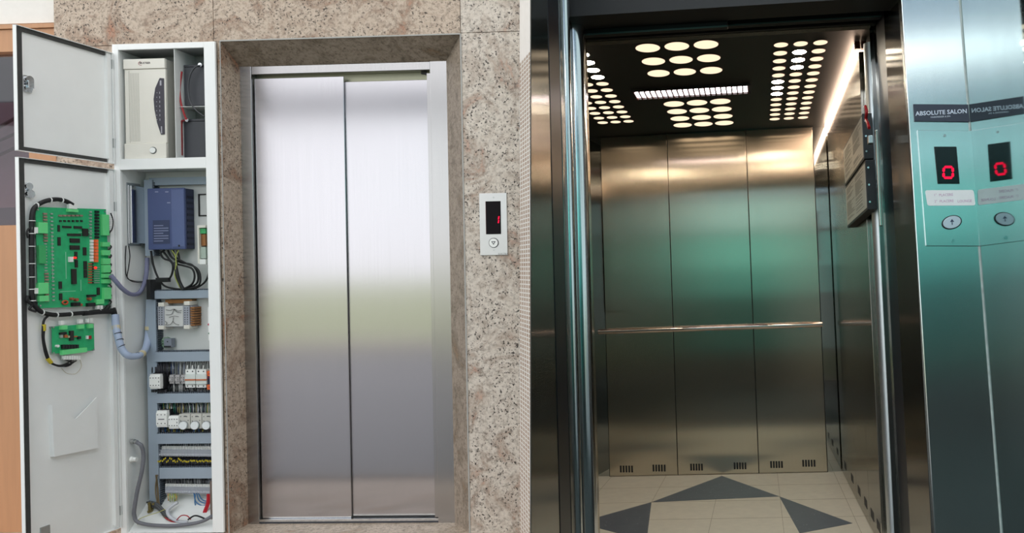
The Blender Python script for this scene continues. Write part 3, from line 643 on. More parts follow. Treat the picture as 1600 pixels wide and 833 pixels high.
# aluminium box on the left wall
T = Thing('resistor_box', 'tall narrow silver metal box on the left inner wall of the cabinet', 'metal box', L, L.y(200, 335, 3.68))
mb = MB(); bx(mb, 190, 285, 199, 384, 3.615, 3.70); T.part('body', mb, mat('alu_dull', 'a9adb0', .4, .6), bevel=.001)
mb = MB(); bx(mb, 199.5, 289, 201.5, 381, 3.612, 3.70); bx(mb, 202.5, 290, 206, 380, 3.612, 3.70); T.part('cover_flange', mb, M_chrome, bevel=.001)
mb = MB()
for y in (299, 313, 327): mb.cyl(L.y(211, y, 3.65), 'y', .004, -.003, 10)
T.part('screws', mb, M_white)
mb = MB(); mb.tube(mix3([(197, 384, 3.60), (196, 400, 3.60), (196, 418, 3.60), (198, 432, 3.60), (207, 440, 3.63), (224, 442, 3.70)]), .0022, 6); mb.tube(mix3([(201, 384, 3.60), (203, 400, 3.60), (201, 418, 3.60), (199, 434, 3.60), (209, 439, 3.63), (224, 440, 3.70)]), .0022, 6)
solo('black_wires', mb, M_blkr, L, 'pair of thin black wires hanging below the silver metal box', 'wires')
# blue drive
T = Thing('motor_drive', 'blue inverter drive with vented side in the upper part of the lower cabinet', 'inverter drive', L, L.y(262, 391, yB))
a, b, c, d = L.rect(231, 294, 289, 390, 3.665)
mb = MB(); mb.box(a + .004, b - .001, 3.675, yB, c + .002, d - .002); T.part('body', mb, M_vfdd, bevel=.003)
mb = MB(); mb.box(a, b, 3.663, 3.676, c, d); cv = T.part('front_cover', mb, M_vfd, bevel=.004)
mb = MB(); xa2, xb2 = Lx(268, 330, 3.662), Lx(268.8, 330, 3.662); mb.box(xa2, xb2, 3.6622, 3.664, c + .002, d - .004); mb.box(xa2, b - .002, 3.6615, 3.664, c + .012, d - .008); T.part('raised_band', mb, mat('drive_light', '5b6893', .45), cv, bevel=.001)
mb = MB(); bx(mb, 239, 344, 265, 381, 3.6618, 3.6632); T.part('rating_plate', mb, mat('rating_dark', '3b4363', .5), cv)
mb = MB()
for k in range(7): y = 352 + 4 * k; bx(mb, 240.5, y, 263 if k % 3 else 255, y + 1.3, 3.6612, 3.6618)
for (x, y) in ((242, 299), (258, 299), (261, 316)): bx(mb, x, y, x + 5, y + 1.6, 3.6622, 3.6632)
T.part('fine_print', mb, mat('print_light', '8d93b2', .5), cv)
mb = MB(); mb.cyl(L.y(280, 384, 3.6622), 'y', .005, -.0012, 14); T.part('screw_hole', mb, M_blk, cv)
mb = MB()
for k in range(9): z = c + .02 + k * (d - c - .04) / 9; mb.box(b - .0008, b + .0012, 3.682, yB - .008, z, z + .012)
T.part('side_vents', mb, mat('vent_dark', '22263c', .6))
# card / relay unit to the right
mb = MB(); a, b, c, d = L.rect(310.5, 303, 322.5, 338, yB)
mb.box(a, min(b, ix1 - .001), yB - .004, yB - .0003, d - .006, d); mb.box(a, a + .007, yB - .004, yB - .0003, c, d); mb.box(a, min(b, ix1 - .001), yB - .004, yB - .0003, c, c + .006)
solo('black_bracket', mb, M_blk, L, 'black open square frame on the plate right of the blue drive', 'bracket')
T = Thing('relay_unit', 'small pale relay unit with brown coil right of the blue drive', 'relay', L, L.y(317, 413, yB))
mb = MB(); bx(mb, 308.5, 352, 311, 412, 3.66, yB); bx(mb, 308.5, 352, 321, 356, 3.66, yB); T.part('housing', mb, M_cream, bevel=.001)
mb = MB(); bx(mb, 312, 366, 321, 384, 3.675, yB); T.part('coil', mb, M_copper); mb = MB(); bx(mb, 312, 357, 321, 365, 3.67, yB); T.part('green_base', mb, M_grn)
mb = MB(); bx(mb, 311.5, 386, 321.5, 404, 3.668, yB); T.part('contact_block', mb, M_sil, bevel=.001); mb = MB(); bx(mb, 311.5, 405, 321.5, 413, 3.655, yB); T.part('socket', mb, M_white, bevel=.001)
# black cable loops under the drive
T = Thing('black_cable_loops', 'thick black cables looping below the blue drive', 'cables', L, L.y(275, 450, 3.70))
mb = MB()
for pts in ([(236, 392, 3.69), (239, 412, 3.69), (246, 432, 3.69), (256, 446, 3.69), (272, 451, 3.69), (290, 452, 3.69), (306, 450, 3.69), (320, 441, 3.69), (326, 428, 3.69), (326, 414, 3.70)],
            [(254, 392, 3.69), (262, 402, 3.69), (270, 414, 3.69), (268, 430, 3.69), (260, 439, 3.69), (248, 438, 3.69)],
            [(262, 391, 3.69), (268, 402, 3.69), (282, 410, 3.69), (300, 414, 3.69), (309, 428, 3.69), (308, 442, 3.69), (296, 450, 3.69)],
            [(270, 391, 3.68), (275, 402, 3.68), (290, 411, 3.68), (307, 419, 3.68), (313, 432, 3.68), (310, 446, 3.68), (294, 451, 3.68)],
            [(277, 391, 3.68), (280, 404, 3.68), (276, 412, 3.68), (286, 415, 3.68), (300, 420, 3.68), (304, 432, 3.68), (300, 444, 3.68), (288, 451, 3.68)],
            [(257, 391, 3.69), (251, 396, 3.69), (256, 404, 3.69), (266, 408, 3.69), (272, 416, 3.69)]):
    mb.tube(mix3(pts), .0046, 8)
T.part('cables', mb, M_blkr)
mb = MB(); mb.tube(mix3([(273, 410, 3.675), (276, 425, 3.67), (280, 440, 3.675), (286, 452, 3.68)]), .0085, 10); bx(mb, 243, 434, 262, 441, 3.675, 3.695); T.part('heat_shrink', mb, M_blk)
mb = MB(); mb.tube(mix3([(268, 391, 3.672), (274, 400, 3.668), (275, 415, 3.665), (273, 430, 3.665), (279, 445, 3.67), (284, 453, 3.68)]), .0026, 6); mb.tube(mix3([(279, 391, 3.672), (275, 402, 3.668), (276, 415, 3.665)]), .0026, 6); T.part('earth_wire', mb, mat('earth_green', '9aa34f', .5))
mb = MB(); bx(mb, 229, 437, 235, 468, 3.66, yB); solo('black_terminal', mb, M_blk, L, 'black upright clamp at the left end below the hose', 'clamp')
# transformer
T = Thing('transformer', 'transformer with laminated core and copper windings on the mounting plate', 'transformer', L, L.y(278, 514, yB))
mb = MB(); bx(mb, 250, 478, 300, 511, 3.685, yB); T.part('core', mb, mat('core_grey', 'aeb0b8', .5, .2), bevel=.001)
mb = MB(); bx(mb, 257, 478.5, 286, 510, 3.681, 3.686); T.part('label_paper', mb, mat('paper', 'd4d4d2', .7))
mb = MB(); bx(mb, 246.5, 479, 256, 509, 3.676, 3.70); mb.cut(); bx(mb, 286.5, 478, 296, 510, 3.676, 3.70); cb_ = T.part('terminal_strip', mb, mat('strip_grey', 'a3a6b0', .5), bevel=.001)
mb = MB()
for k in range(8):
    for x in (249, 253, 289, 293): mb.cyl(L.y(x, 481.5 + 3.6 * k, 3.676), 'y', .0028, -.001, 8)
T.part('strip_screws', mb, M_dgrey, cb_)
mb = MB()
for (x, y) in ((251.5, 476), (291.5, 474), (251.5, 512), (291.5, 511)): mb.cut(); bx(mb, x - 4.5, y - 3, x + 4.5, y + 3, 3.672, yB)
T.part('bracket', mb, M_cream, bevel=.001)
mb = MB()
for k in range(8): bx(mb, 296.5, 480 + 3.8 * k, 303.5, 482.8 + 3.8 * k, 3.682, yB)
bx(mb, 258, 468, 300, 474, 3.70, yB); T.part('windings', mb, M_copper, bevel=.001)
mb = MB()
for pts in ([(259, 484), (266, 485), (272, 483), (278, 486), (284, 485)], [(272, 483), (268, 491), (259, 492)], [(272, 483), (277, 488), (283, 489)], [(271, 496), (270, 502), (266, 507), (258, 508)], [(270, 502), (274, 506), (280, 508)], [(258, 502), (261, 505), (259, 507)], [(264, 496), (272, 494), (279, 495)]):
    mb.tube([L.y(x, y, 3.676) for x, y in pts], .0011, 5)
T.part('thin_wires', mb, M_blkr)
T = Thing('rectifier', 'small grey rectifier block on a green base under the transformer', 'rectifier', L, L.y(262, 544, yB))
mb = MB(); mb.cyl(L.y(262, 535, yB), 'y', .027, -.012, 24); T.part('green_base', mb, mat('pale_green', '86a48a', .5)); mb = MB(); bx(mb, 256, 529, 267.5, 543, 3.695, 3.722); T.part('block', mb, mat('rect_grey', '7f8590', .5), bevel=.001)
mb = MB(); mb.cyl(L.y(261.7, 534, 3.695), 'y', .003, -.001, 10); bx(mb, 256, 540.5, 267, 543, 3.6945, 3.7); T.part('dark_marks', mb, M_blk)
mb = MB(); mb.tube(mix3([(255, 533, 3.715), (249, 533, 3.715), (241, 535, 3.715)]), .0015, 5); mb.tube(mix3([(255, 537, 3.715), (249, 538, 3.715), (241, 537, 3.715)]), .0015, 5); T.part('wires', mb, M_dgrey)
T = Thing('side_switch', 'narrow pale strip with red and green buttons at the right cabinet wall', 'switch', L, L.y(327, 505, 3.66))
mb = MB(); bx(mb, 325, 480, 327.8, 532, 3.64, 3.66); T.part('strip', mb, M_cab)
mb = MB(); mb.cyl(L.y(326.6, 507, 3.64), 'y', .005, -.003, 12); T.part('red_button', mb, mat('btn_red', 'c8385a', .4)); mb = MB(); mb.cyl(L.y(327, 521, 3.64), 'y', .0042, -.002, 12); T.part('green_button', mb, mat('btn_green', '2f7a55', .4))

def contactor(name, lab, cat, x0, y0_, x1, y1_, poles, dd=3.66, m=M_white, slot=False, group=None, back=True):
    T_ = Thing(name, lab, cat, L, L.y((x0 + x1) / 2, y1_, yB), group)
    a, b, c, d = L.rect(x0, y0_, x1, y1_, dd); h = d - c
    if back:
        mb = MB(); mb.box(a + .004, b + .004, dd + .02, yB, c - .012, d + .012); T_.part('base', mb, M_blk, bevel=.001)
    mb = MB(); mb.box(a, b, dd, dd + .03, c, d); body = T_.part('front_block', mb, m, bevel=.0015)
    mb = MB(); mb.box(a + .001, b - .001, dd + .004, dd + .034, d - .002, d + .009); mb.cut(); mb.box(a + .001, b - .001, dd + .004, dd + .034, c - .009, c + .002); T_.part('terminal_ledge', mb, m, bevel=.001)
    mb = MB()
    for k in range(poles):
        x = a + (b - a) * (k + .5) / poles
        for z in (d - h * .16, c + h * .16): mb.cyl((x, dd, z), 'y', .0026, -.0008, 10)
    mb.box(b - .008, b - .005, dd - .0008, dd, (c + d) / 2 - .004, (c + d) / 2 + .003) if not slot else mb.box(a + .012, b - .012, dd - .0008, dd, (c + d) / 2 - .003, (c + d) / 2 + .001)
    T_.part('screws', mb, M_dgrey, body); return T_
contactor('contactor', 'white contactor with black wires at the left end of the breaker row', 'contactor', 233, 588, 250, 605, 4, 3.655)
for k in range(3):
    contactor('small_relay', ('leftmost', 'middle', 'rightmost')[k] + ' of the three small grey relays between contactor and breakers', 'relay', 263.5 + 9 * k, 589, 271 + 9 * k, 597, 2, 3.695, mat('relay_grey', 'b5b2b2', .45), group='small grey relays', back=False)
for k in range(2):
    x0, x1 = (289, 305) if k == 0 else (306, 322.5)
    T = Thing('circuit_breaker', ('left' if k == 0 else 'right') + ' of the two white circuit breakers with an orange stripe', 'circuit breaker', L, L.y((x0 + x1) / 2, 606, yB), 'circuit breakers in the cabinet')
    mb = MB(); bx(mb, x0, 585, x1, 600.5, 3.675, yB); body = T.part('body', mb, mat('breaker_pale', 'd9e0dc', .4), bevel=.001)
    mb = MB(); bx(mb, x0 + .8, 577.5, x1 - .5, 584.6, 3.683, yB); mb.cut(); bx(mb, x0 + .8, 601, x1 - .5, 605.8, 3.683, yB); T.part('terminal_ledge', mb, M_white, bevel=.001)
    mb = MB(); bx(mb, x0 - .3, 592.6, x1 + .2, 594.8, 3.672, 3.676); T.part('orange_stripe', mb, mat('stripe_orange', 'c2693c', .5), body)
    mb = MB()
    for i in range(2):
        for y in (580.5, 603.2): mb.cyl(L.y(x0 + 4 + 8 * i, y, 3.683), 'y', .0034, -.0008, 10)
    T.part('screws', mb, M_dgrey)
    mb = MB()
    for i in range(2):
        for pts in ([(x0 + 3.5 + 8 * i, 577, 3.69), (x0 + 4 + 8 * i, 571, 3.69)],): mb.tube(mix3(pts), .0028, 6, smooth_path=False)
    T.part('wire_sleeves', mb, M_white)
T = Thing('orange_switch', 'orange and dark blue switch at the right end of the breaker row', 'switch', L, L.y(326, 610, yB))
mb = MB(); bx(mb, 323.3, 580, 330.5, 588, 3.68, yB); mb.cut(); bx(mb, 323.3, 601, 330.5, 609, 3.68, yB); T.part('orange_end', mb, mat('vivid_orange', 'e0672c', .5), bevel=.001)
mb = MB(); bx(mb, 323.8, 588.3, 330.5, 600.8, 3.684, yB); T.part('middle', mb, mat('navy', '2c3048', .4), bevel=.001)
mb = MB(); mb.cyl(L.y(327, 584, 3.68), 'y', .003, -.001, 10); mb.cyl(L.y(327, 605, 3.68), 'y', .003, -.001, 10); bx(mb, 323, 589, 325.5, 592, 3.682, 3.686); T.part('screws', mb, mat('magenta', 'a0305a', .5))
# second row
contactor('contactor', 'low white contactor with a dark slot at the left end of the dial row', 'contactor', 243.5, 645, 260.5, 665, 3, 3.66, slot=True)
contactor('contactor', 'white four-pole contactor between slotted contactor and the first white dial', 'contactor', 262.5, 653, 278.5, 667.5, 4, 3.66)
for k in range(3):
    x0 = 280 + 18 * k; x1 = x0 + 17 if k < 2 else 331.5
    T = Thing('timer_relay', ('leftmost', 'middle', 'rightmost')[k] + ' of the three timer relays with a round white dial', 'timer relay', L, L.y((x0 + x1) / 2, 671, yB), 'white dial relays')
    mb = MB(); bx(mb, x0, 647, x1, 670, 3.672, yB); body = T.part('body', mb, mat('relay_white', 'c9c7c0', .45), bevel=.001)
    xc = 287.5 + 18 * k; dial = MB(); dial.cyl(L.y(xc, 664.3, 3.672), 'y', .0215, -.006, 26); T.part('dial_ring', dial, mat('ring_grey', '8a8d90', .4), body)
    dial = MB(); dial.cyl(L.y(xc - .4, 664.8, 3.666), 'y', .019, -.008, 26); dd_ = T.part('dial', dial, mat('dial_white', 'eef2f4', .35), body, bevel=.001)
    mb = MB()
    for (x, y) in ((x0 + 2.5, 651), (x0 + 12, 651), (x0 + 2.5, 658), (x0 + 14, 657)): mb.cyl(L.y(x, y, 3.672), 'y', .0024, -.0008, 8)
    bx(mb, x0 + 7, 650, x0 + 11, 651.5, 3.671, 3.673); T.part('marks', mb, M_dgrey, body)
# terminal rows: every clamp on its own
def terminals(x0, x1, y0_, y1_, n_, lab, group, yb_):
    src = None; rnd = random.Random(3)
    for k in range(n_):
        xa = x0 + (x1 - x0) * k / n_; ya = yb_(k / n_); w_ = (x1 - x0) / n_
        if src is None:
            src = Thing('terminal_block', lab, 'terminal block', L, L.y(xa + w_ / 2, y1_ + ya, yB), group)
            mb = MB(); bx(mb, xa + .12, y0_ + (y1_ - y0_) * .35, xa + w_ - .12, y1_, 3.70, yB); src.part('body', mb, mat('terminal_grey', 'a3a7b0', .5))
            mb = MB(); bx(mb, xa + .3, y1_ - 4, xa + w_ - .3, y1_ - 1.4, 3.696, 3.70); src.part('marker', mb, mat('marker_grey', 'c3c6ce', .5))
            mb = MB(); bx(mb, xa + .5, y0_, xa + w_ - .4, y0_ + (y1_ - y0_) * .34, 3.708, 3.714); src.part('wire_sleeve', mb, M_white)
            p0 = L.y(xa, (y0_ + y1_) / 2, yB)
        else:
            p = L.y(xa, (y0_ + y1_) / 2 + ya, yB); dup(src.o, L, src.loc + (p - p0))
terminals(243, 333, 697, 713, 36, 'narrow grey terminal block in the long upper row', 'terminal blocks in the long upper row', lambda t_: t_ * .8)
terminals(258, 331, 756, 771, 29, 'narrow grey terminal block in the short bottom row', 'terminal blocks in the short bottom row', lambda t_: t_ * 1.0)
# wire tails (uncountable short wires above and below each row)
def tails(x0, x1, y0_, y1_, cols, dd, lab, step=1.6, bow=1.5, kind='stuff', rr=.0013, seed=1):
    rnd = random.Random(seed); mb = MB(); mats = [mat('tail_' + c, c, .5) for c in cols]
    x = x0
    while x < x1:
        o_ = rnd.uniform(-bow, bow); mi = rnd.randrange(len(cols)); e = rnd.uniform(-2, 1)
        mb.tube([L.y(x + rnd.uniform(-.8, .8), y0_ + rnd.uniform(-1, 1), dd + .02), L.y(x + o_, (y0_ + y1_) / 2, dd), L.y(x + o_ * .5, y1_ + e, dd + .012)], rr, 5, mi)
        x += step * rnd.uniform(.7, 1.3)
    o = solo('wire_tails', mb, mats, L, lab, 'wires'); o['kind'] = 'stuff'; return o
BK = ['1c1c20', '232328', '2f2f38']
tails(240, 262, 565, 590, BK, 3.69, 'black wires bunched above the leftmost contactor', 1.4, 3, rr=.0028)
tails(264, 289, 566, 585, BK + ['4a5a8a', 'd0d0d0'], 3.70, 'thin dark and blue wires above the small grey relays', 1.9, 1, rr=.0014, seed=2)
tails(264, 289, 598, 614, ['d8d8d8', '1c1c20', '26262a'], 3.70, 'white-sleeved black wires below the small grey relays', 1.3, 1.5, rr=.0017, seed=3)
tails(239, 262, 606, 615, BK, 3.69, 'black wires bunched below the leftmost contactor', 1.2, 3, rr=.003, seed=4)
tails(290, 331, 565, 577, BK, 3.70, 'dark wires above the two circuit breakers', 3.4, 2, rr=.0016, seed=5)
tails(290, 331, 606, 615, BK + ['777780'], 3.70, 'dark wires below the two circuit breakers', 1.8, 2, rr=.0018, seed=6)
tails(245, 331, 630, 648, BK + ['2c3450', '4f6a4a', 'b8a858', 'd5d5d5', '1c6a5a'], 3.70, 'mixed wires entering the white dial row from above', 1.3, 2, rr=.0017, seed=7)
tails(245, 331, 668, 679, BK + ['2f6fae', '9a9440', '5a4038', '26262a'], 3.70, 'mixed wires below the white dial row', 1.1, 3, rr=.0019, seed=8)
tails(244, 333, 692, 701, ['3a3a42', '5c5e66', 'c9ccd2', '2a2a2e'], 3.715, 'dark wires entering the long terminal row', 1.1, 1, rr=.0014, seed=9)
tails(245, 333, 714, 732, ['1e1e22', '2b2426', '2a2e44', '222226', '2c2c34'], 3.705, 'dark wires below the long terminal row', .8, 2, rr=.0022, seed=10)
tails(258, 332, 747, 758, ['3a3a42', '5c5e66', 'c9ccd2', '2a2a2e'], 3.715, 'dark wires entering the bottom terminal row', 1.1, 1, rr=.0014, seed=11)
tails(263, 278, 770, 784, ['c9b62c', 'b5c052', 'd8862c', '8aa04a'], 3.69, 'yellow and green wires below the bottom terminal row', 1.3, 4, rr=.0013, seed=12)
mb = MB(); rnd = random.Random(5)
for k in range(38):
    x = 247 + k * 2.3 + rnd.uniform(-.5, .5); p = L.y(x, 718 + (4 if k > 16 else rnd.uniform(0, 5)) + rnd.uniform(-1, 1), 3.69); mb.cyl(p, 'z', .0028, .008, 6)
o = solo('yellow_markers', mb, M_yel, L, 'tiny yellow wire markers below the long terminal row', 'wire markers'); o['kind'] = 'stuff'
# wires at the bottom
YW_ = 3.66
for k, pts in enumerate(([(303, 770), (306, 784), (316, 790), (325, 787)], [(307, 770), (311, 782), (320, 786), (327, 782)], [(305, 772), (305, 788), (312, 800), (322, 797)], [(310, 771), (315, 780), (323, 783), (329, 776)])):
    mb = MB(); mb.tube([L.y(x, y, 3.70) for x, y in pts], .0026, 7)
    solo('blue_cable', mb, M_blue, L, ('outermost', 'upper inner', 'lowest and longest', 'shortest')[k] + ' of the blue wires curving below the bottom terminal row', 'cable', 'blue wires')
mb = MB()
for dx in (0, 2.2, -1.8): mb.tube([L.y(x + dx, y, 3.67) for x, y in ((326, 772), (325, 786), (320, 800), (318, 815))], .0035, 8)
solo('red_cable', mb, mat('bright_red', 'c0202e', .4), L, 'bundle of bright red wires running down at the bottom right of the cabinet', 'cable')
mb = MB(); mb.tube(mix3([(330, 752, 3.65), (330.5, 780, 3.65), (331, 800, 3.65), (332, 822, 3.64)]), .006, 8); solo('brown_cable', mb, mat('brown_cable', '73655c', .6), L, 'thick grey-brown cable at the right inner wall of the cabinet', 'cable')
mb = MB(); mb.tube(mix3([(244, 742, 3.69), (246, 760, 3.69), (248, 785, 3.68), (252, 800, 3.66), (262, 812, 3.64), (276, 814, 3.64)]), .004, 8); mb.tube(mix3([(246, 742, 3.68), (243, 764, 3.68), (247, 790, 3.67), (256, 806, 3.66), (270, 813, 3.65)]), .003, 7)
solo('brown_cable', mb, mat('dull_brown', '6b5c42', .6), L, 'thin brown wires hanging from the left end of the bottom duct', 'cable')
mb = MB()
for dx, dy in ((0, 0), (2, 3), (-2, -3), (1, -4)): mb.tube(mix3([(232 + dx, 788 + dy, 3.68), (245 + dx, 792 + dy, 3.66), (256 + dx, 803 + dy, 3.65), (268 + dx, 812 + dy * .5, 3.65), (280, 814, 3.65)]), .0055, 8)
solo('black_cable', mb, mat('cable_charcoal', '4a4d50', .5), L, 'dark cable bundle lying at the bottom left of the cabinet', 'cable')
mb = MB(); mb.tube(mix3([(278, 785, 3.67), (270, 790, 3.66), (262, 798, 3.65), (266, 808, 3.64), (280, 815, 3.63), (294, 816, 3.63)]), .008, 10); solo('white_cable', mb, mat('cable_pale', 'bfc2c8', .5), L, 'pale thick cable curving at the bottom of the cabinet', 'cable')
mb = MB(); mb.tube(mix3([(276, 813, 3.62), (283, 806, 3.62), (292, 806, 3.62), (298, 812, 3.62)]), .0026, 7); mb.tube(mix3([(258, 809, 3.63), (268, 815, 3.63), (280, 816, 3.63)]), .003, 7); solo('red_cable', mb, M_red, L, 'short arched red wire at the middle bottom of the cabinet', 'cable')
mb = MB(); mb.tube(mix3([(294, 812, 3.62), (304, 806, 3.62), (314, 808, 3.63), (322, 812, 3.64)]), .004, 7); solo('black_cable', mb, M_blkr, L, 'short black wire beside the red arch at the cabinet bottom', 'cable')
mb = MB(); mb.tube(mix3([(215, 820, 3.61), (217, 812, 3.61), (230, 806, 3.62), (246, 801, 3.63), (258, 796, 3.65)]), .0018, 6); solo('yellow_wire', mb, mat('yellow_green', 'b3b268', .5), L, 'thin yellow-green wire crossing the bottom left of the cabinet', 'wire')
T = Thing('brass_clamp', 'brass cable clamp at the bottom left corner of the cabinet', 'clamp', L, L.y(234, 795, 3.68))
mb = MB(); bx(mb, 231, 785, 235, 801, 3.66, 3.68); mb.cyl(L.y(232, 800, 3.655), 'y', .007, .02, 12); mb.cyl(L.y(239, 788, 3.655), 'y', .006, .02, 12); T.part('clamp_body', mb, mat('brass', '8a7d50', .4, .8), bevel=.001)
T = Thing('grey_hose', 'thick grey flexible hose looping along the bottom left of the cabinet', 'hose', L, L.y(214, 692, 3.66))
mb = MB(); mb.tube(mix3([(213, 691, 3.61), (221, 697, 3.61), (224, 712, 3.62), (222, 735, 3.61), (215, 765, 3.605), (210, 795, 3.60), (210, 806, 3.60), (214, 815, 3.60), (228, 819.5, 3.60), (250, 821.5, 3.60), (275, 821.5, 3.60), (300, 818.5, 3.60), (318, 814, 3.60), (332, 806, 3.60)]), .0085, 12); T.part('hose', mb, mat('hose_grey', '6e6f76', .5))
mb = MB(); mb.cyl(L.y(206, 690, 3.61), 'x', .012, .014, 12); mb.cyl(L.y(208, 690.5, 3.61), 'x', .009, .022, 8); T.part('fitting', mb, M_zinc)
T = Thing('white_gland', 'small white plastic cable gland on the left cabinet wall', 'cable gland', L, L.y(210, 718, 3.66))
mb = MB(); a = L.y(205, 718, 3.615); mb.cyl(a, 'x', .014, .012, 8); mb.cyl(a + Vector((.012, 0, 0)), 'x', .0105, .016, 14); T.part('nut', mb, M_white, bevel=.001)

# ================================================================== RIGHT: lift car seen through its open doorway
ZC, ZF = 1.127, -1.017
XWL, XWR, YBK, YFR = -1.06, .481, 4.8, 3.02
XL_, XR_, S1, S2 = -.967, .382, -.5385, -.0375
M_pan = steel('car_panel_steel', 'cabfae', .2, tR, 1, .06)
M_side = steel('car_side_steel', 'a5a29b', .18, tRy, 1, .06)
M_jamb = steel('jamb_steel', '9c9a96', .18, tRy, 1, .06)
M_mirror = mat('mirror_steel', 'a9aaa6', .04, 1, .02)
M_ceil = mat('car_ceiling', '1d1c1a', .4, .1, .05)
M_head = mat('header_dark', '101112', .5, .2)
M_pil = steel('pillar_steel', 'e2e8e8', .2, tR, .7, .05)
def Rr(x0, y0_, x1, y1_, d): return R.rect(x0, y0_, x1, y1_, d)
# car shell
mb = MB(); mb.box(XWL - .05, XWR + .05, YBK + .02, YBK + .06, ZF - .05, ZC + .05); struct('wall_back', mb, M_mirror, R)
mb = MB(); q_ = lambda z: [(XWR + .05, YBK + .06, z), (XWL - .05, YBK + .06, z), (-.75, YFR - .05, z), (XWR + .05, YFR - .05, z)]; mb.hexa(q_(ZC), q_(ZC + .05)); struct('ceiling', mb, M_ceil, R)
# wall panels with ventilation slots
vents = {0: ((968, 733, 990), (1019, 731.5, 1041)), 1: ((1078, 730, 1099), (1146, 728, 1167)), 2: ((1203, 726, 1224), (1253, 724, 1275))}
for i, (a, b) in enumerate(((XL_, S1), (S1, S2), (S2, XR_))):
    T = Thing('wall_panel', ('left', 'centre', 'right')[i] + ' brushed steel panel of the three on the back wall of the lift car', 'wall panel', R, ((a + b) / 2, YBK, ZF), 'rear wall panels')
    mb = MB(); mb.box(a + .002, b - .002, YBK, YBK + .02, ZF + .004, ZC - .006); pn = T.part('sheet', mb, M_pan, bevel=.0015)
    for (x0, ym, x1) in vents[i]:
        mb = MB(); w = (x1 - x0) / 5
        for k in range(5):
            q = R.y(x0 + w * (k + .45), ym, YBK); mb.box(q[0] - .0055, q[0] + .0055, YBK - .0012, YBK + .002, q[2] - .021, q[2] + .021)
        T.part('vent_slots', mb, M_blk, pn, 'black upright ventilation slots', bevel=.0008)
mb = MB()
for x in (XL_, S1, S2, XR_): mb.box(x - .0022, x + .0022, YBK + .008, YBK + .02, ZF, ZC)
struct('trim_3', mb, M_blk, R)
# handrail
T = Thing('handrail', 'polished steel handrail across the back wall of the lift car', 'handrail', R, (( XL_ + XR_) / 2, YBK, R.y(1110, 512, 4.74)[2]))
ra = R.y(935, 516, 4.745); rb = R.y(1285, 509.5, 4.745); rz = (ra[2] + rb[2]) / 2
mb = MB(); mb.cyl((ra[0], 4.745, rz), 'x', .0165, rb[0] - ra[0], 20); T.part('rail', mb, mat('rail_steel', 'cbbfb8', .12, 1, .02), bevel=.002)
for x in (ra[0] + .13, S1 + .22, rb[0] - .13):
    mb = MB(); mb.cyl((x, 4.745, rz - .005), 'y', .008, .056, 12); mb.cyl((x, YBK - .004, rz - .005), 'y', .022, .0035, 16); T.part('bracket', mb, M_chrome)
# side walls
mb = MB(); mb.box(XWR, XWR + .04, YFR + .0, YBK + .02, ZF - .02, ZC); struct('wall_right', mb, M_mirror, R)
yR = [R.x(px, py, XWR)[1] for px, py in ((1329, 500), (1346, 500))]
spans = [(YBK - .03, 4.1), (4.1, 3.62), (3.62, 3.26)]
for i, (y1_, y0_) in enumerate(spans):
    T = Thing('wall_panel', ('rearmost', 'middle', 'front')[i] + ' brushed steel panel on the right side wall of the lift car', 'wall panel', R, (XWR, (y0_ + y1_) / 2, ZF), 'right wall panels')
    mb = MB(); mb.box(XWR - .012, XWR, y0_ + .002, y1_ - .002, ZF + .004, ZC - .05); pn = T.part('sheet', mb, M_side, bevel=.0012)
    for yc in ((y0_ * .75 + y1_ * .25), (y0_ * .25 + y1_ * .75)):
        mb = MB()
        for k in range(5): mb.box(XWR - .0132, XWR - .011, yc - .05 + k * .02, yc - .038 + k * .02, ZF + .06, ZF + .10)
        T.part('vent_slots', mb, M_blk, pn)
XWF = -.70      # the left wall closes in towards the doorway
mb = MB(); mb.hexa([(XWL, YBK + .02, ZF - .02), (XWF, YFR - .04, ZF - .02), (XWF, YFR - .04, ZC), (XWL, YBK + .02, ZC)], [(XWL - .04, YBK + .02, ZF - .02), (XWF - .04, YFR - .04, ZF - .02), (XWF - .04, YFR - .04, ZC), (XWL - .04, YBK + .02, ZC)]); struct('wall_left', mb, M_side, R)
def XWat(y): return XWF + (XWL - XWF) * (y - YFR) / (YBK - YFR)
# car operating panel on the left wall (seen mirrored)
T = Thing('car_control_panel', 'rounded steel button panel on the left wall of the car, seen mirrored', 'control panel', R, (XWL, 4.42, .35))
def cq(y, o): return XWat(y) + o
mb = MB(); mb.hexa([(cq(4.6, .002), 4.6, .0), (cq(4.25, .002), 4.25, .0), (cq(4.25, .002), 4.25, 1.02), (cq(4.6, .002), 4.6, 1.02)], [(cq(4.6, .018), 4.59, .01), (cq(4.25, .018), 4.26, .01), (cq(4.25, .018), 4.26, 1.01), (cq(4.6, .018), 4.59, 1.01)]); T.part('housing', mb, M_side, bevel=.006)
for k in range(6):
    yy_ = 4.40 + .07 * (k % 2); mb = MB(); mb.cyl((cq(yy_, .0185), yy_, .3 + .1 * (k // 2)), (1, .2, 0), .017, .005, 16); T.part('button', mb, M_chrome)
mb = MB(); mb.hexa([(cq(4.53, .0185), 4.53, .72), (cq(4.33, .0185), 4.33, .72), (cq(4.33, .0185), 4.33, .86), (cq(4.53, .0185), 4.53, .86)], [(cq(4.53, .0205), 4.53, .72), (cq(4.33, .0205), 4.33, .72), (cq(4.33, .0205), 4.33, .86), (cq(4.53, .0205), 4.53, .86)]); T.part('display', mb, M_disp)
